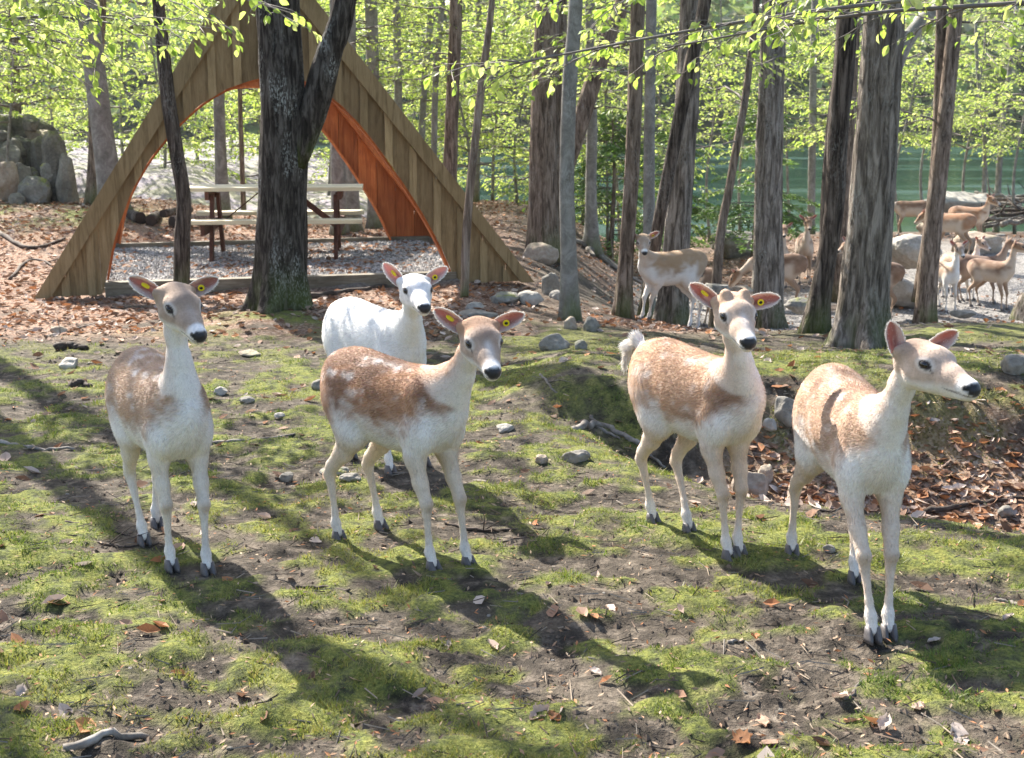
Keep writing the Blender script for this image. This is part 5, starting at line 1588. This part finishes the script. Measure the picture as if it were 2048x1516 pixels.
GM = "stones on the rise beside the shelter"
for k, a in enumerate([("smooth tan boulder with a moss edge below the split trunk", 1078, 522, 76, 40, "tan"), ("upright grey stone left of the mossy grey trunk", 1100, 590, 42, 48, "grey"), ("pale stone with a mossy shoulder", 1060, 608, 54, 28, "pale"),
      ("flat mossy slab lying before the shelter's foot", 1012, 606, 66, 24, "mossy"), ("small pale stone touching the mossy grey trunk", 1112, 598, 28, 18, "pale"), ("brown wedge shaped stone below the mossy grey trunk", 1140, 658, 34, 26, "tan"),
      ("rounded grey stone beside the brown wedge shaped one", 1182, 664, 42, 32, "grey"), ("long grey stone set in the mossy rise", 1110, 702, 62, 34, "grey"), ("low pale stone behind the white deer's head", 950, 618, 44, 14, "pale"),
      ("flat weathered stone in the leaves by the white deer", 955, 634, 80, 16, "grey"), ("grey stone in the mossy rise by the white tail", 1160, 700, 30, 22, "mossy")]):
    rock(a[0], a[1], a[2], a[3], a[4], None, a[5], 370 + k, 0.75, "stone", GM, sink=0.3)
GH = "stones in the hollow and its bank"
for k, a in enumerate([("grey stone stuck in the mossy bank behind the sandy buck", 1570, 845, 46, 56, "grey"), ("small round stone at the foot of the bank", 1540, 862, 30, 24, "pale"), ("large slanting stone beside the sandy buck's legs", 1500, 990, 76, 56, "tan"),
      ("rounded stone leaning on the slanting one", 1530, 965, 30, 40, "tan"), ("smooth flat stone on the grass between the deer", 1152, 924, 60, 26, "grey"), ("small stone next to the smooth flat one", 1082, 928, 28, 20, "tan"),
      ("grey stone on the mossy ledge", 2030, 745, 60, 40, "grey"), ("square grey stone at the edge of the leaf hollow", 2012, 1030, 34, 20, "grey"), ("low stone half hidden in the moss behind the mottled deer", 668, 950, 60, 18, "mossy"), ("flat stone behind the mottled deer's hind leg", 700, 962, 48, 16, "grey"),
      ("pale stone at the foot of the eroded bank", 1010, 862, 40, 14, "pale"), ("bluish stone under the sandy deer's belly", 1658, 1104, 28, 16, "grey"), ("round stone on the bare earth beside the mottled deer", 640, 780, 34, 22, "grey"), ("stone below the chunk of bark", 140, 738, 46, 24, "pale"),
      ("stone near the greyish deer's chest", 442, 790, 30, 16, "pale"), ("flattish stone at the greyish deer's shoulder", 494, 806, 32, 14, "grey"), ("little stone right of the greyish deer", 574, 962, 30, 20, "grey"), ("stone on the slope behind the mottled deer", 560, 838, 26, 14, "pale"), ("long pale stone in front of the white deer", 498, 712, 54, 12, "tan"), ("tan stone among the leaves behind the greyish deer", 118, 668, 36, 16, "tan")]):
    rock(a[0], a[1], a[2], a[3], a[4], None, a[5], 390 + k, 0.75, "stone", GH, sink=0.3)

# small stones lying about the lawn: a few shared shapes, each an object
protos = [make_mesh("small_stone", *(lambda V, F: (V * np.array([1, 0.75, 0.5]), F))(*rock_mesh(500 + k, 7, 0.25, 0.2)), RK[("grey", "pale", "grey", "tan")[k % 4]]) for k in range(6)]
rng = np.random.default_rng(77)
spots = [(185, 1448, 14), (168, 1470, 9), (460, 1498, 15), (1258, 1305, 11), (970, 1258, 16), (1105, 1322, 10), (835, 1228, 9), (1770, 1400, 11), (1560, 1424, 14), (990, 1340, 8), (1665, 1490, 16), (1418, 1390, 12), (1490, 1388, 10), (120, 1258, 10), (640, 1280, 9), (20, 1500, 16), (80, 1508, 14), (1280, 1440, 8)]
for k in range(80):
    spots.append((rng.uniform(0, 2048), 700 + 800 * rng.random(), rng.uniform(5, 12)))
for k, (u, v, w) in enumerate(spots):
    p = ground_hit(u, v)
    r = w / 2 / FPX * ((p - CAM) @ CF)
    o = add_obj("small_stone", protos[k % 6], None, (p[0], p[1], p[2] + r * 0.05), (0, 0, rng.uniform(0, 6.28)), "little pale stone lying on the moss and bare earth", "stone", "little stones scattered over the lawn")
    o.scale = (r, r, r)

# ------------------------------------------------------------------ logs, sticks, driftwood
MAT_STICK = wood_mat("grey_dead_wood", (0.09, 0.075, 0.06), (0.20, 0.175, 0.15), (0.34, 0.31, 0.275), 0.85, (4, 4, 4))
MAT_DSTICK = wood_mat("dark_dead_wood", (0.03, 0.022, 0.017), (0.075, 0.055, 0.043), (0.14, 0.11, 0.09), 0.85, (4, 4, 4))
m = Mat("log_end"); MAT_LOGEND = m.set(m.mix(m.noise(m.coord(), 18), (0.02, 0.014, 0.01), (0.075, 0.05, 0.035)), 0.9)
def stick(label, pts, w, dark=False, name="stick", lift=0.0, twigs=0, seed=0, group="fallen sticks", cat="stick", raise_=None):
    rng = np.random.default_rng(seed + 4000)
    P = []
    for i, (u, v) in enumerate(pts):
        p = ground_hit(u, v)
        P.append(p)
    P = np.array(P)
    sc = ((P[0] - CAM) @ CF) / FPX
    r = w / 2 * sc
    n = max(10, 5 * len(pts))
    A = spline(P, n)
    A[:, 2] = np.maximum(ground_h(A[:, 0], A[:, 1]), A[:, 2] - 0.02) + r * 0.7 + lift
    if raise_ is not None: A[:, 2] += np.interp(np.linspace(0, 1, n), np.linspace(0, 1, len(raise_)), raise_)
    tt_ = np.linspace(0, 1, n)
    A[:, 2] = 0.35 * A[:, 2] + 0.65 * np.polyval(np.polyfit(tt_, A[:, 2], 2), tt_)
    A = A + rng.normal(0, min(r * 0.35, 0.006), A.shape)
    base = A.mean(0)
    b = Bag()
    bag_tube(b, A - base, r * np.linspace(1.1, 0.6, n) * rng.uniform(0.85, 1.15, n), 7)
    for k in range(twigs):
        i = rng.integers(2, n - 2)
        d = norm(A[i + 1] - A[i]) + rng.normal(0, 0.6, 3) + np.array([0, 0, 0.3])
        q = A[i] - base
        bag_tube(b, [q, q + d * r * 7, q + d * r * 13 + rng.normal(0, r * 2, 3)], [r * 0.5, r * 0.35, r * 0.15], 5)
    add_obj(name, b.mesh(name, MAT_DSTICK if dark else MAT_STICK), None, tuple(base), None, label, cat, group)
SK = [("long grey stick lying left of the greyish deer", [(-10, 888), (60, 898), (150, 902)], 9, 0), ("straight grey stick reaching the greyish deer's leg", [(410, 890), (480, 886), (592, 870)], 8, 0),
      ("big grey curved branch at the foot of the eroded bank", [(1150, 862), (1190, 852), (1240, 872), (1300, 905)], 15, 0), ("short pale branch crossing the big curved one", [(1180, 838), (1200, 860), (1240, 880)], 9, 0),
      ("thick dark stick along the edge of the leaf hollow", [(1850, 1030), (1920, 1018), (1990, 1004), (2050, 1002)], 12, 1), ("thin dark twig under the sandy deer", [(1540, 1000), (1620, 1012), (1700, 1022)], 5, 1),
      ("flat weathered piece of wood in the moss", [(132, 1506), (298, 1480)], 20, 0), ("short broken twig with a pale end in the mud", [(1690, 1402), (1710, 1384), (1724, 1370)], 10, 0),
      ("thin dark twig before the greyish deer's hooves", [(180, 1084), (250, 1096), (320, 1092)], 6, 1), ("twig curving over the grass behind it", [(130, 1046), (190, 1056), (260, 1072)], 5, 1),
      ("twig lying between the mottled deer and the sandy buck", [(890, 1048), (960, 1062), (1090, 1060)], 6, 1), ("dark twig at the mottled deer's hoof", [(1000, 1086), (1060, 1076), (1140, 1080)], 4, 1),
      ("short dark stick near the greyish deer's shadow", [(590, 1180), (640, 1178), (700, 1186)], 8, 1), ("pale slender stick on the bare slope", [(1080, 752), (1100, 775), (1116, 792)], 6, 0),
      ("long dark fallen branch in front of the shelter's sill", [(612, 598), (690, 588), (780, 574)], 13, 1), ("thin stick leaning in the leaves behind the greyish deer", [(90, 675), (140, 662), (200, 652)], 5, 0),
      ("bare stick on the lawn beside the sandy deer", [(1990, 1202), (2020, 1208), (2050, 1214)], 9, 0), ("small grey stick near the lower lawn", [(1455, 1288), (1485, 1284)], 8, 0),
      ("dark twig lying on the leaf slope", [(20, 560), (70, 520), (150, 560)], 7, 1), ("dark root-like branch on the leaf slope", [(0, 470), (60, 500), (130, 480)], 9, 1), ("little stick at the front edge", [(862, 1514), (880, 1500)], 9, 0), ("twisted twig by the mossy bank", [(1290, 905), (1330, 940), (1300, 915)], 6, 0)]
for k, (lab, pts, w, dk) in enumerate(SK):
    stick(lab, pts, w, bool(dk), twigs=2 if w < 8 else 0, seed=k)
stick("chunk of dark bark lying on the grass behind the greyish deer", [(112, 702), (140, 698), (172, 702)], 18, True, "bark_chunk", seed=60, cat="bark")
stick("stubby dark root by the greyish deer's rump", [(140, 775), (165, 770), (182, 778)], 14, True, "root", seed=61, cat="root")

for k, (u, v, w, lab) in enumerate([(282, 448, 24, "cut log end leaning on the others"), (302, 452, 22, "big dark cut log in the middle of the pile"), (327, 450, 16, "small cut log on the pile"), (346, 455, 24, "pale cut log at the end of the pile")]):
    p = ground_hit(u, v); r = w / 2 / FPX * ((p - CAM) @ CF)
    ang = 0.35 * (k - 1.5)
    d = np.array([math.sin(ang), math.cos(ang), 0])
    root = empty("cut_log", (p[0], p[1], p[2]), 0, label=lab, cat="log", group="cut logs behind the shelter")
    pth = np.array([d * t + np.array([0, 0, r * 0.95 + (0.1 if k == 2 else 0)]) for t in np.linspace(0, 0.9, 6)])
    vv_, qq_, tt_ = tube(pth, r * (1 + 0.05 * RNG.normal(size=(6, 16))), 16)
    add_obj("bark", make_mesh("bark", vv_, [qq_, tt_], BARKS["black"] if k < 3 else BARKS["pale"], True, {"low": np.zeros(len(vv_))}), root)
    th = np.linspace(0, 6.283, 16, endpoint=False)
    ev = np.concatenate([pth[0] - d * 0.012 + r * 0.9 * (np.cos(th)[:, None] * np.array([d[1], -d[0], 0]) + np.sin(th)[:, None] * np.array([0, 0, 1.0])), (pth[0] - d * 0.016)[None]])
    add_obj("cut_face", make_mesh("cut_face", ev, np.stack([np.arange(16), (np.arange(16) + 1) % 16, np.full(16, 16)], 1), MAT_LOGEND, False), root)

rng = np.random.default_rng(91)
for k in range(22):
    u0 = rng.uniform(1965, 2080); v0 = rng.uniform(392, 452)
    Y = float(np.interp(v0, [392, 452], [34, 27.5]))
    c = at_y(u0, v0 - rng.uniform(0, 14), Y)
    a = rng.uniform(-0.5, 0.5); L = rng.uniform(0.6, 1.6)
    t = np.linspace(-0.5, 0.5, 7)
    pth = np.outer(t * L, [math.cos(a), math.sin(a), rng.uniform(-0.2, 0.2)]) + rng.normal(0, 0.03, (7, 3))
    b = Bag(); r = rng.uniform(0.03, 0.075)
    bag_tube(b, pth, r * np.linspace(1.1, 0.45, 7), 7)
    for j in range(2):
        q = pth[rng.integers(1, 6)]; d = rng.normal(0, 1, 3); d[2] = abs(d[2])
        bag_tube(b, [q, q + d * 0.15, q + d * 0.3 + rng.normal(0, 0.03, 3)], [r * 0.5, r * 0.35, r * 0.12], 5)
    gz = float(ground_h(c[0], c[1]))
    add_obj("driftwood", b.mesh("driftwood", MAT_STICK if k % 3 else MAT_DSTICK), None, (c[0], c[1], max(c[2], gz + r)), None, "bleached branch in the driftwood heap by the water", "driftwood", "driftwood heap by the water")
b = Bag()
p = ground_hit(2062, 640)
pth = np.array([[0, 0, -0.1], [0.0, 0, 0.15], [0.03, 0.02, 0.35]])
vv_, qq_, tt_ = tube(spline(pth, 10), np.linspace(0.24, 0.13, 10)[:, None] * (1 + 0.12 * np.random.default_rng(3).normal(size=(1, 20))), 20)
add_obj("tree_stump", make_mesh("tree_stump", vv_, [qq_, tt_], BARKS["oak"], True, {"low": np.ones(len(vv_)) * 0.8}), None, tuple(p), None, "mossy jagged stump at the edge of the mound", "stump")

# exposed roots at the grey tree by the water
root_o = np.array(ROOTED.location)
for k, (a, L) in enumerate([(-0.4, 1.0), (-0.9, 0.8), (-1.7, 0.9), (-2.5, 1.0), (0.1, 0.9)]):
    d = np.array([math.cos(a), math.sin(a), 0])
    t = np.linspace(0.08, 1, 9)
    P = root_o + np.outer(t * L, d) + np.outer(0.06 * np.sin(t * 9 + k), [-d[1], d[0], 0])
    P[:, 2] = ground_h(P[:, 0], P[:, 1]) + 0.05 * (1 - t) + 0.015
    b = Bag(); bag_tube(b, P - np.array(ROOTED.location), np.linspace(0.05, 0.012, 9), 7)
    add_obj("root", b.mesh("root", MAT_STICK), ROOTED)
# ------------------------------------------------------------------ deer
for d in DEER:
    build_deer(d)

# smaller deer behind
GF = "deer on the slope and by the water"
def far_deer(label, u, v, Y, yaw, coat, scale, poll, nose, **kw):
    """u: middle of the body on the photograph, Y: ground distance, yaw in degrees (0 faces the picture's right, -90 the camera)"""
    x = at_y(u, v, Y)[0]
    a = math.radians(yaw); f = np.array([math.cos(a), math.sin(a)]); l = np.array([-f[1], f[0]])
    feet = []
    for dx, dy in ((0.235, -0.082), (0.225, 0.082), (-0.30, -0.085), (-0.26, 0.085)):
        q = np.array([x, Y]) + scale * (dx * f + dy * l)
        feet.append((q[0], q[1], float(ground_h(q[0], q[1]))))
    sp = dict(label=label, coat=coat, scale=scale, hooves=feet, yaw=yaw, poll_l=poll, nose_l=nose, fine=False, group=GF, seed=kw.pop("seed", 20))
    sp.update(kw)
    return build_deer(sp)
# the deer watching from the slope
build_deer(dict(label="fawn brown deer with white belly watching from behind the bank", coat=dict(GREY, back=(0.42, 0.275, 0.16), spots=0.12, line=0.1), seed=6, h=0.009, hairs=16000, scale=0.93,
     hooves=[ground_hit(1, 1) * 0 + np.array([1.22, 12.05, float(ground_h(1.22, 12.05))]), np.array([1.30, 12.22, float(ground_h(1.30, 12.22))]), np.array([1.70, 12.28, float(ground_h(1.70, 12.28))]), np.array([1.80, 12.46, float(ground_h(1.80, 12.46))])],
     poll=(1286, 481), nose=(1290, 505), ears=[(1250, 462), (1321, 462)], tags=("plate", "ring"), mask=0.2, bridge=0.2, group=GF))
UPR = ((0.12, 0.0, 0.36))
far_deer("reddish deer's rump showing beside the thick grey brown trunk", 1392, 540, 17.6, 130, RUFOUS, 1.0, (0.30, 0, 0.02), (0.12, 0, -0.18), seed=21)
far_deer("grazing young buck with short antlers, body hidden by the ridged trunk", 1548, 590, 19.0, 172, RUFOUS, 1.05, (0.30, -0.05, -0.20), (0.12, -0.03, -0.19), seed=22, antlers=0.12)
far_deer("antlered reddish deer looking over the grazing buck's back", 1607, 560, 21.5, -98, RUFOUS, 1.0, UPR, (0.2, 0.02, -0.1), seed=23, antlers=0.06, buds=True)
far_deer("deer of which only an ear shows beside the ridged trunk", 1557, 560, 21.2, -92, RUFOUS, 0.95, (0.1, 0, 0.36), (0.2, -0.02, -0.1), seed=24)
far_deer("deer standing mostly behind the huge ridged trunk, hind leg showing", 1742, 590, 18.0, 178, RUFOUS, 1.0, UPR, (0.18, 0.12, -0.08), seed=25)
far_deer("dark tailed deer turned away on the shore rocks", 1818, 470, 27.0, 165, RUFOUS, 0.95, (0.32, 0, -0.05), (0.14, 0, -0.17), seed=26)
far_deer("orange brown deer standing broadside on the path's far side", 1900, 500, 23.5, 140, dict(RUFOUS, back=(0.30, 0.145, 0.07)), 1.0, (0.30, 0, 0.05), (0.16, 0.05, -0.15), seed=27)
far_deer("deer lifting its head behind the orange brown one", 1938, 480, 25.0, -35, dict(RUFOUS, back=(0.30, 0.15, 0.075)), 0.95, (0.16, -0.03, 0.27), (0.19, -0.05, -0.10), seed=28)
far_deer("white chested small deer facing forward beside the twin stemmed trunk", 1885, 620, 18.6, -78, GREY, 0.92, UPR, (0.2, -0.02, -0.12), seed=29)
far_deer("slim small deer between the white chested one and the dark one", 1918, 610, 19.6, -60, GREY, 0.88, (0.14, 0, 0.35), (0.2, 0.03, -0.1), seed=30)
far_deer("dark brown small deer looking away to the side", 1955, 618, 19.2, -22, DARK, 0.92, (0.20, 0.0, 0.32), (0.2, 0.05, -0.09), seed=31)
far_deer("brown small deer with raised ears in the path's sun", 1980, 628, 18.7, -50, dict(RUFOUS, back=(0.26, 0.15, 0.09)), 0.92, (0.15, 0.0, 0.35), (0.19, 0.1, -0.06), seed=32)

# ------------------------------------------------------------------ leaf litter, grass, twigs
rng = np.random.default_rng(31)
m = Mat("fallen_leaf")
c = m.attr("Col")
m.set(c, 0.75, None, 0.25)
m.translucent(c, 0.2)
MAT_LITTER = m.m
LIT = np.array([[0.30, 0.17, 0.11], [0.40, 0.26, 0.185], [0.46, 0.345, 0.28], [0.52, 0.43, 0.37], [0.33, 0.145, 0.065], [0.39, 0.185, 0.085], [0.17, 0.095, 0.06], [0.24, 0.14, 0.09]])
def litter_leaves(bag, P, size, rng, N=None):
    n = len(P)
    a = rng.uniform(0, 6.283, n)
    up = np.stack([rng.normal(0, 0.38, n), rng.normal(0, 0.38, n), np.ones(n)], 1)
    up /= np.linalg.norm(up, axis=1, keepdims=True)
    D = np.stack([np.cos(a), np.sin(a), np.zeros(n)], 1); D -= up * (D * up).sum(1, keepdims=True); D /= np.linalg.norm(D, axis=1, keepdims=True)
    W = np.cross(up, D)
    L = (size * rng.uniform(0.6, 1.3, n))[:, None]; w = L * rng.uniform(0.2, 0.34, (n, 1))
    cu = L * rng.uniform(-0.05, 0.28, (n, 1))
    V = np.stack([P - D * L * 0.5 + up * cu * 0.6, P - D * L * 0.1 + W * w + up * cu, P + D * L * 0.25 + W * w * 0.7 + up * cu, P + D * L * 0.5 + up * cu * 0.8, P + D * L * 0.25 - W * w * 0.7 + up * cu, P - D * L * 0.1 - W * w + up * cu, P + D * L * 0.05], 1)
    V[..., 2] += 0.006
    F = np.array([[0, 5, 6], [5, 4, 6], [4, 3, 6], [3, 2, 6], [2, 1, 6], [1, 0, 6]])
    F = (np.arange(n)[:, None, None] * 7 + F[None]).reshape(-1, 3)
    col = LIT[rng.integers(0, len(LIT), n)] * rng.uniform(0.75, 1.2, (n, 1))
    bag.add(V.reshape(-1, 3), F, np.repeat(col, 7, 0))
lb = Bag()
n = 90000
yy = 3.0 + 24 * rng.random(n) ** 1.3
xx = rng.uniform(-1, 1, n) * (0.9 + 0.46 * yy)
zm, zl, zg, zh = zones(xx, yy)
keep = rng.random(n) < np.clip(zl * 0.62 + zh * 0.3 + 0.010 + 0.02 * (yy > 7) + 0.03 * zg, 0, 1)
xx, yy = xx[keep], yy[keep]
litter_leaves(lb, np.stack([xx, yy, ground_h(xx, yy)], 1), 0.075, rng)
print("litter", len(xx))
add_obj("leaf_litter", lb.mesh("leaf_litter", MAT_LITTER, False), kind="stuff", label="brown and orange fallen leaves covering the forest floor", cat="leaf litter")

# beech bud scales and crumbs: short orange slivers on the near lawn
sb = Bag()
n = 9000
yy = 3.0 + 5.5 * rng.random(n) ** 1.4; xx = rng.uniform(-1, 1, n) * (0.9 + 0.46 * yy)
P = np.stack([xx, yy, ground_h(xx, yy) + 0.012 + 0.006 * rng.random(n)], 1)
D = rng.normal(0, 1, (n, 3)) * [1, 1, 0.3]
leaf_quads(sb, P, D, 0.024, rng, np.array([[0.42, 0.19, 0.09], [0.34, 0.21, 0.13], [0.46, 0.33, 0.22], [0.12, 0.08, 0.06], [0.2, 0.15, 0.11]]), 1, 0.16)
add_obj("bud_scales", sb.mesh("bud_scales", MAT_LITTER, False), kind="stuff", label="small orange bud scales strewn over the lawn", cat="debris")

# soil crumbs and gravel
cb = Bag()
n = 42000
yy = 3.0 + 9 * rng.random(n) ** 1.3; xx = rng.uniform(-1, 1, n) * (0.9 + 0.46 * yy)
zm, zl, zg, zh = zones(xx, yy)
keep = rng.random(n) < np.clip((1 - zm) * 0.35 + zg, 0.03, 1)
xx, yy, gg = xx[keep], yy[keep], zg[keep]
# extra gravel on the pad and the path
k2 = 15000
s2 = rng.uniform(0.4, ARCH_W - 0.4, k2); t2 = rng.uniform(0.1, ARCH_D, k2)
gx = ARCH_O[0] + s2 * ARCH_B[0] + t2 * ARCH_A[0]; gy = ARCH_O[1] + s2 * ARCH_B[1] + t2 * ARCH_A[1]
px_ = rng.uniform(0.5, 8.5, 9000); py_ = rng.uniform(12.5, 21, 9000)
kp = rng.random(9000) < zones(px_, py_)[2]
xx = np.concatenate([xx, gx, px_[kp]]); yy = np.concatenate([yy, gy, py_[kp]]); gg = np.concatenate([gg, np.ones(k2), np.ones(kp.sum())])
n = len(xx)
r = np.where(gg > 0.5, rng.uniform(0.010, 0.024, n), 0.004 + 0.014 * rng.random(n) ** 3)[:, None]
P = np.stack([xx, yy, ground_h(xx, yy)], 1)
oct_ = np.array([[1, 0, 0], [0, 1, 0], [-1, 0, 0], [0, -1, 0], [0, 0, 0.8], [0, 0, -0.5]])
V = P[:, None] + r[:, None] * (oct_[None] * rng.uniform(0.6, 1.3, (n, 6, 1)))
F = np.array([[0, 1, 4], [1, 2, 4], [2, 3, 4], [3, 0, 4]])
F = (np.arange(n)[:, None, None] * 6 + F[None]).reshape(-1, 3)
col = np.where((gg > 0.5)[:, None], np.array([0.30, 0.28, 0.262]) * rng.uniform(0.4, 1.6, (n, 1)), np.array([0.10, 0.075, 0.055]) * rng.uniform(0.4, 2.2, (n, 1)))
cb.add(V.reshape(-1, 3), F, np.repeat(col, 6, 0))
m = Mat("gravel_bits"); MAT_BITS = m.set(m.attr("Col"), 0.9, None, 0.2)
add_obj("gravel", cb.mesh("gravel", MAT_BITS, False), kind="stuff", label="grey gravel and soil crumbs", cat="gravel")

# tiny twigs and stalks
wb = Bag()
n = 3600
yy = 3.0 + 8.5 * rng.random(n) ** 1.2; xx = rng.uniform(-1, 1, n) * (0.9 + 0.46 * yy)
a = rng.uniform(0, 6.283, n); L = rng.uniform(0.02, 0.11, n)
P = np.stack([xx, yy, ground_h(xx, yy) + 0.012], 1)
D = np.stack([np.cos(a) * L, np.sin(a) * L, rng.normal(0, 0.1, n) * L], 1)
S_ = np.stack([-np.sin(a), np.cos(a), np.zeros(n)], 1) * rng.uniform(0.0012, 0.003, (n, 1))
U_ = np.array([0, 0, 0.003])
V = np.stack([P - S_, P + S_, P + U_, P + D - S_ * 0.5, P + D + S_ * 0.5, P + D + U_], 1).reshape(-1, 3)
F = np.array([[0, 2, 5], [0, 5, 3], [2, 1, 4], [2, 4, 5]])
F = (np.arange(n)[:, None, None] * 6 + F[None]).reshape(-1, 3)
tc = np.array([[0.08, 0.06, 0.045], [0.22, 0.19, 0.16], [0.30, 0.24, 0.18], [0.14, 0.10, 0.075]])
wb.add(V, F, np.repeat(tc[rng.integers(0, 4, n)], 6, 0))
add_obj("twig_debris", wb.mesh("twig_debris", MAT_BITS, False), kind="stuff", label="tiny twigs strewn over the lawn", cat="debris")

# grass and moss blades
gb = Bag()
n = 400000
yy = 2.9 + 6.8 * rng.random(n) ** 1.35; xx = rng.uniform(-1, 1, n) * (0.8 + 0.44 * yy)
zm, zl, zg, zh = zones(xx, yy)
tuft = fbm(xx * 9, yy * 9, 0, 88, 3)
keep = rng.random(n) < np.clip(zm * 0.9 * sstep(-0.5, 0.25, tuft), 0, 1) * np.where(yy < 8, 1, 0.6)
xx, yy, tuft, zmk = xx[keep], yy[keep], tuft[keep], zm[keep]
n = len(xx)
hgt = rng.uniform(0.006, 0.019, n) * (1 + 0.8 * sstep(0.2, 0.5, tuft)) * (0.7 + 0.5 * zmk)
lean = rng.normal(0, 0.55, (n, 2)) * hgt[:, None]
a = rng.uniform(0, 6.283, n); w = rng.uniform(0.0014, 0.0028, n) * (0.7 + 0.09 * yy)
P = np.stack([xx, yy, ground_h(xx, yy) + 0.006], 1)
dx = np.stack([np.cos(a) * w, np.sin(a) * w, np.zeros(n)], 1)
tip = P + np.concatenate([lean, hgt[:, None]], 1)
V = np.stack([P - dx, P + dx, tip], 1).reshape(-1, 3)
pal = np.array([[0.10, 0.15, 0.035], [0.145, 0.19, 0.045], [0.21, 0.225, 0.065], [0.28, 0.255, 0.09], [0.30, 0.24, 0.13]])
hue = fbm(xx * 1.7, yy * 1.7, 0, 95, 3)
ci = np.clip(np.round(1.6 + 2.2 * hue + rng.normal(0, 0.8, n)), 0, 4).astype(int)
col = pal[ci] * rng.uniform(0.75, 1.25, (n, 1))
gb.add(V, np.arange(3 * n).reshape(-1, 3), np.repeat(col, 3, 0))
MAT_GRASS = leaf_mat("grass_blade", 0.35, (1.1, 1.15, 0.6))
print("grass", n)
add_obj("grass", gb.mesh("grass", MAT_GRASS, False), kind="stuff", label="short grass and moss on the lawn", cat="grass")

# single fallen leaves that stand out
SL = [("bright orange brown curled leaf in the mud", 1488, 1490, 62, 5), ("large pale leaf standing in the wet earth", 1768, 1460, 44, 3), ("pale torn leaf at the front edge of the mud", 1915, 1482, 60, 3), ("tan leaf folded beside a hole in the moss", 1080, 1440, 52, 2), ("orange leaf piece next to the tan folded one", 1110, 1446, 36, 5),
      ("pale leaf by the broken twig", 1680, 1400, 40, 2), ("brown leaf lying on the dark earth", 1525, 1452, 44, 1), ("grey white leaf in the moss", 40, 1392, 34, 3), ("curled yellowish leaf near the mud", 1840, 1425, 40, 2), ("small pale leaf on the lawn's middle", 900, 1300, 28, 3), ("whitish leaf beside a tuft", 1190, 1350, 30, 3), ("rust coloured leaf beside the sandy deer's shadow", 1510, 1282, 30, 4), ("white leaf near the lawn's edge", 2018, 1242, 34, 3), ("pale narrow leaf by the sandy deer's hoof", 1868, 1290, 28, 3)]
for k, (lab, u, v, w, ci) in enumerate(SL):
    p = ground_hit(u, v); L = w / FPX * ((p - CAM) @ CF)
    r2 = np.random.default_rng(700 + k)
    n1, n2 = 9, 5
    tt = np.linspace(0, 1, n1); ss = np.linspace(-1, 1, n2)
    wd = 0.30 * np.sin(np.pi * np.clip(tt, 0.02, 0.98)) ** 0.7 * (1 + 0.22 * np.sin(tt * 22 + k))
    A = np.zeros((n1, n2, 3)); A[..., 0] = tt[:, None] - 0.5; A[..., 1] = wd[:, None] * ss[None]
    A[..., 2] = 0.22 * ss[None] ** 2 * r2.uniform(0.4, 1.2) + 0.25 * (tt[:, None] - 0.5) ** 2 * r2.uniform(-0.6, 1.3) + 0.05 * r2.normal(size=(n1, n2)) + 0.06
    idx = np.arange(n1 * n2).reshape(n1, n2)
    q = np.stack([idx[:-1, :-1], idx[:-1, 1:], idx[1:, 1:], idx[1:, :-1]], -1).reshape(-1, 4)
    me = make_mesh("fallen_leaf", A.reshape(-1, 3) * L, q, MAT_LITTER, True, {"Col": np.tile(LIT[ci], (n1 * n2, 1))})
    add_obj("fallen_leaf", me, None, (p[0], p[1], p[2] + 0.008), (r2.normal(0, 0.3), r2.normal(0, 0.3), r2.uniform(0, 6.28)), lab, "leaf", "single fallen leaves on the lawn")

# ------------------------------------------------------------------ the bright air between the trees
m = Mat("haze_air")
pv = m.n("ShaderNodeVolumePrincipled")
pv.inputs["Color"].default_value = (0.86, 0.92, 0.86, 1)
pv.inputs["Density"].default_value = 0.0002
pv.inputs["Anisotropy"].default_value = 0.35
for lk in list(m.out.inputs["Surface"].links): m.t.links.remove(lk)
m.t.nodes.remove(m.b)
m.l(pv.outputs[0], m.out.inputs["Volume"])
v, f = box_vf(-310, 310, -8, 470, -9, 66)
add_obj("haze", make_mesh("haze", v, f, m.m, False), kind="stuff", label="light haze over the lake and woods", cat="haze")
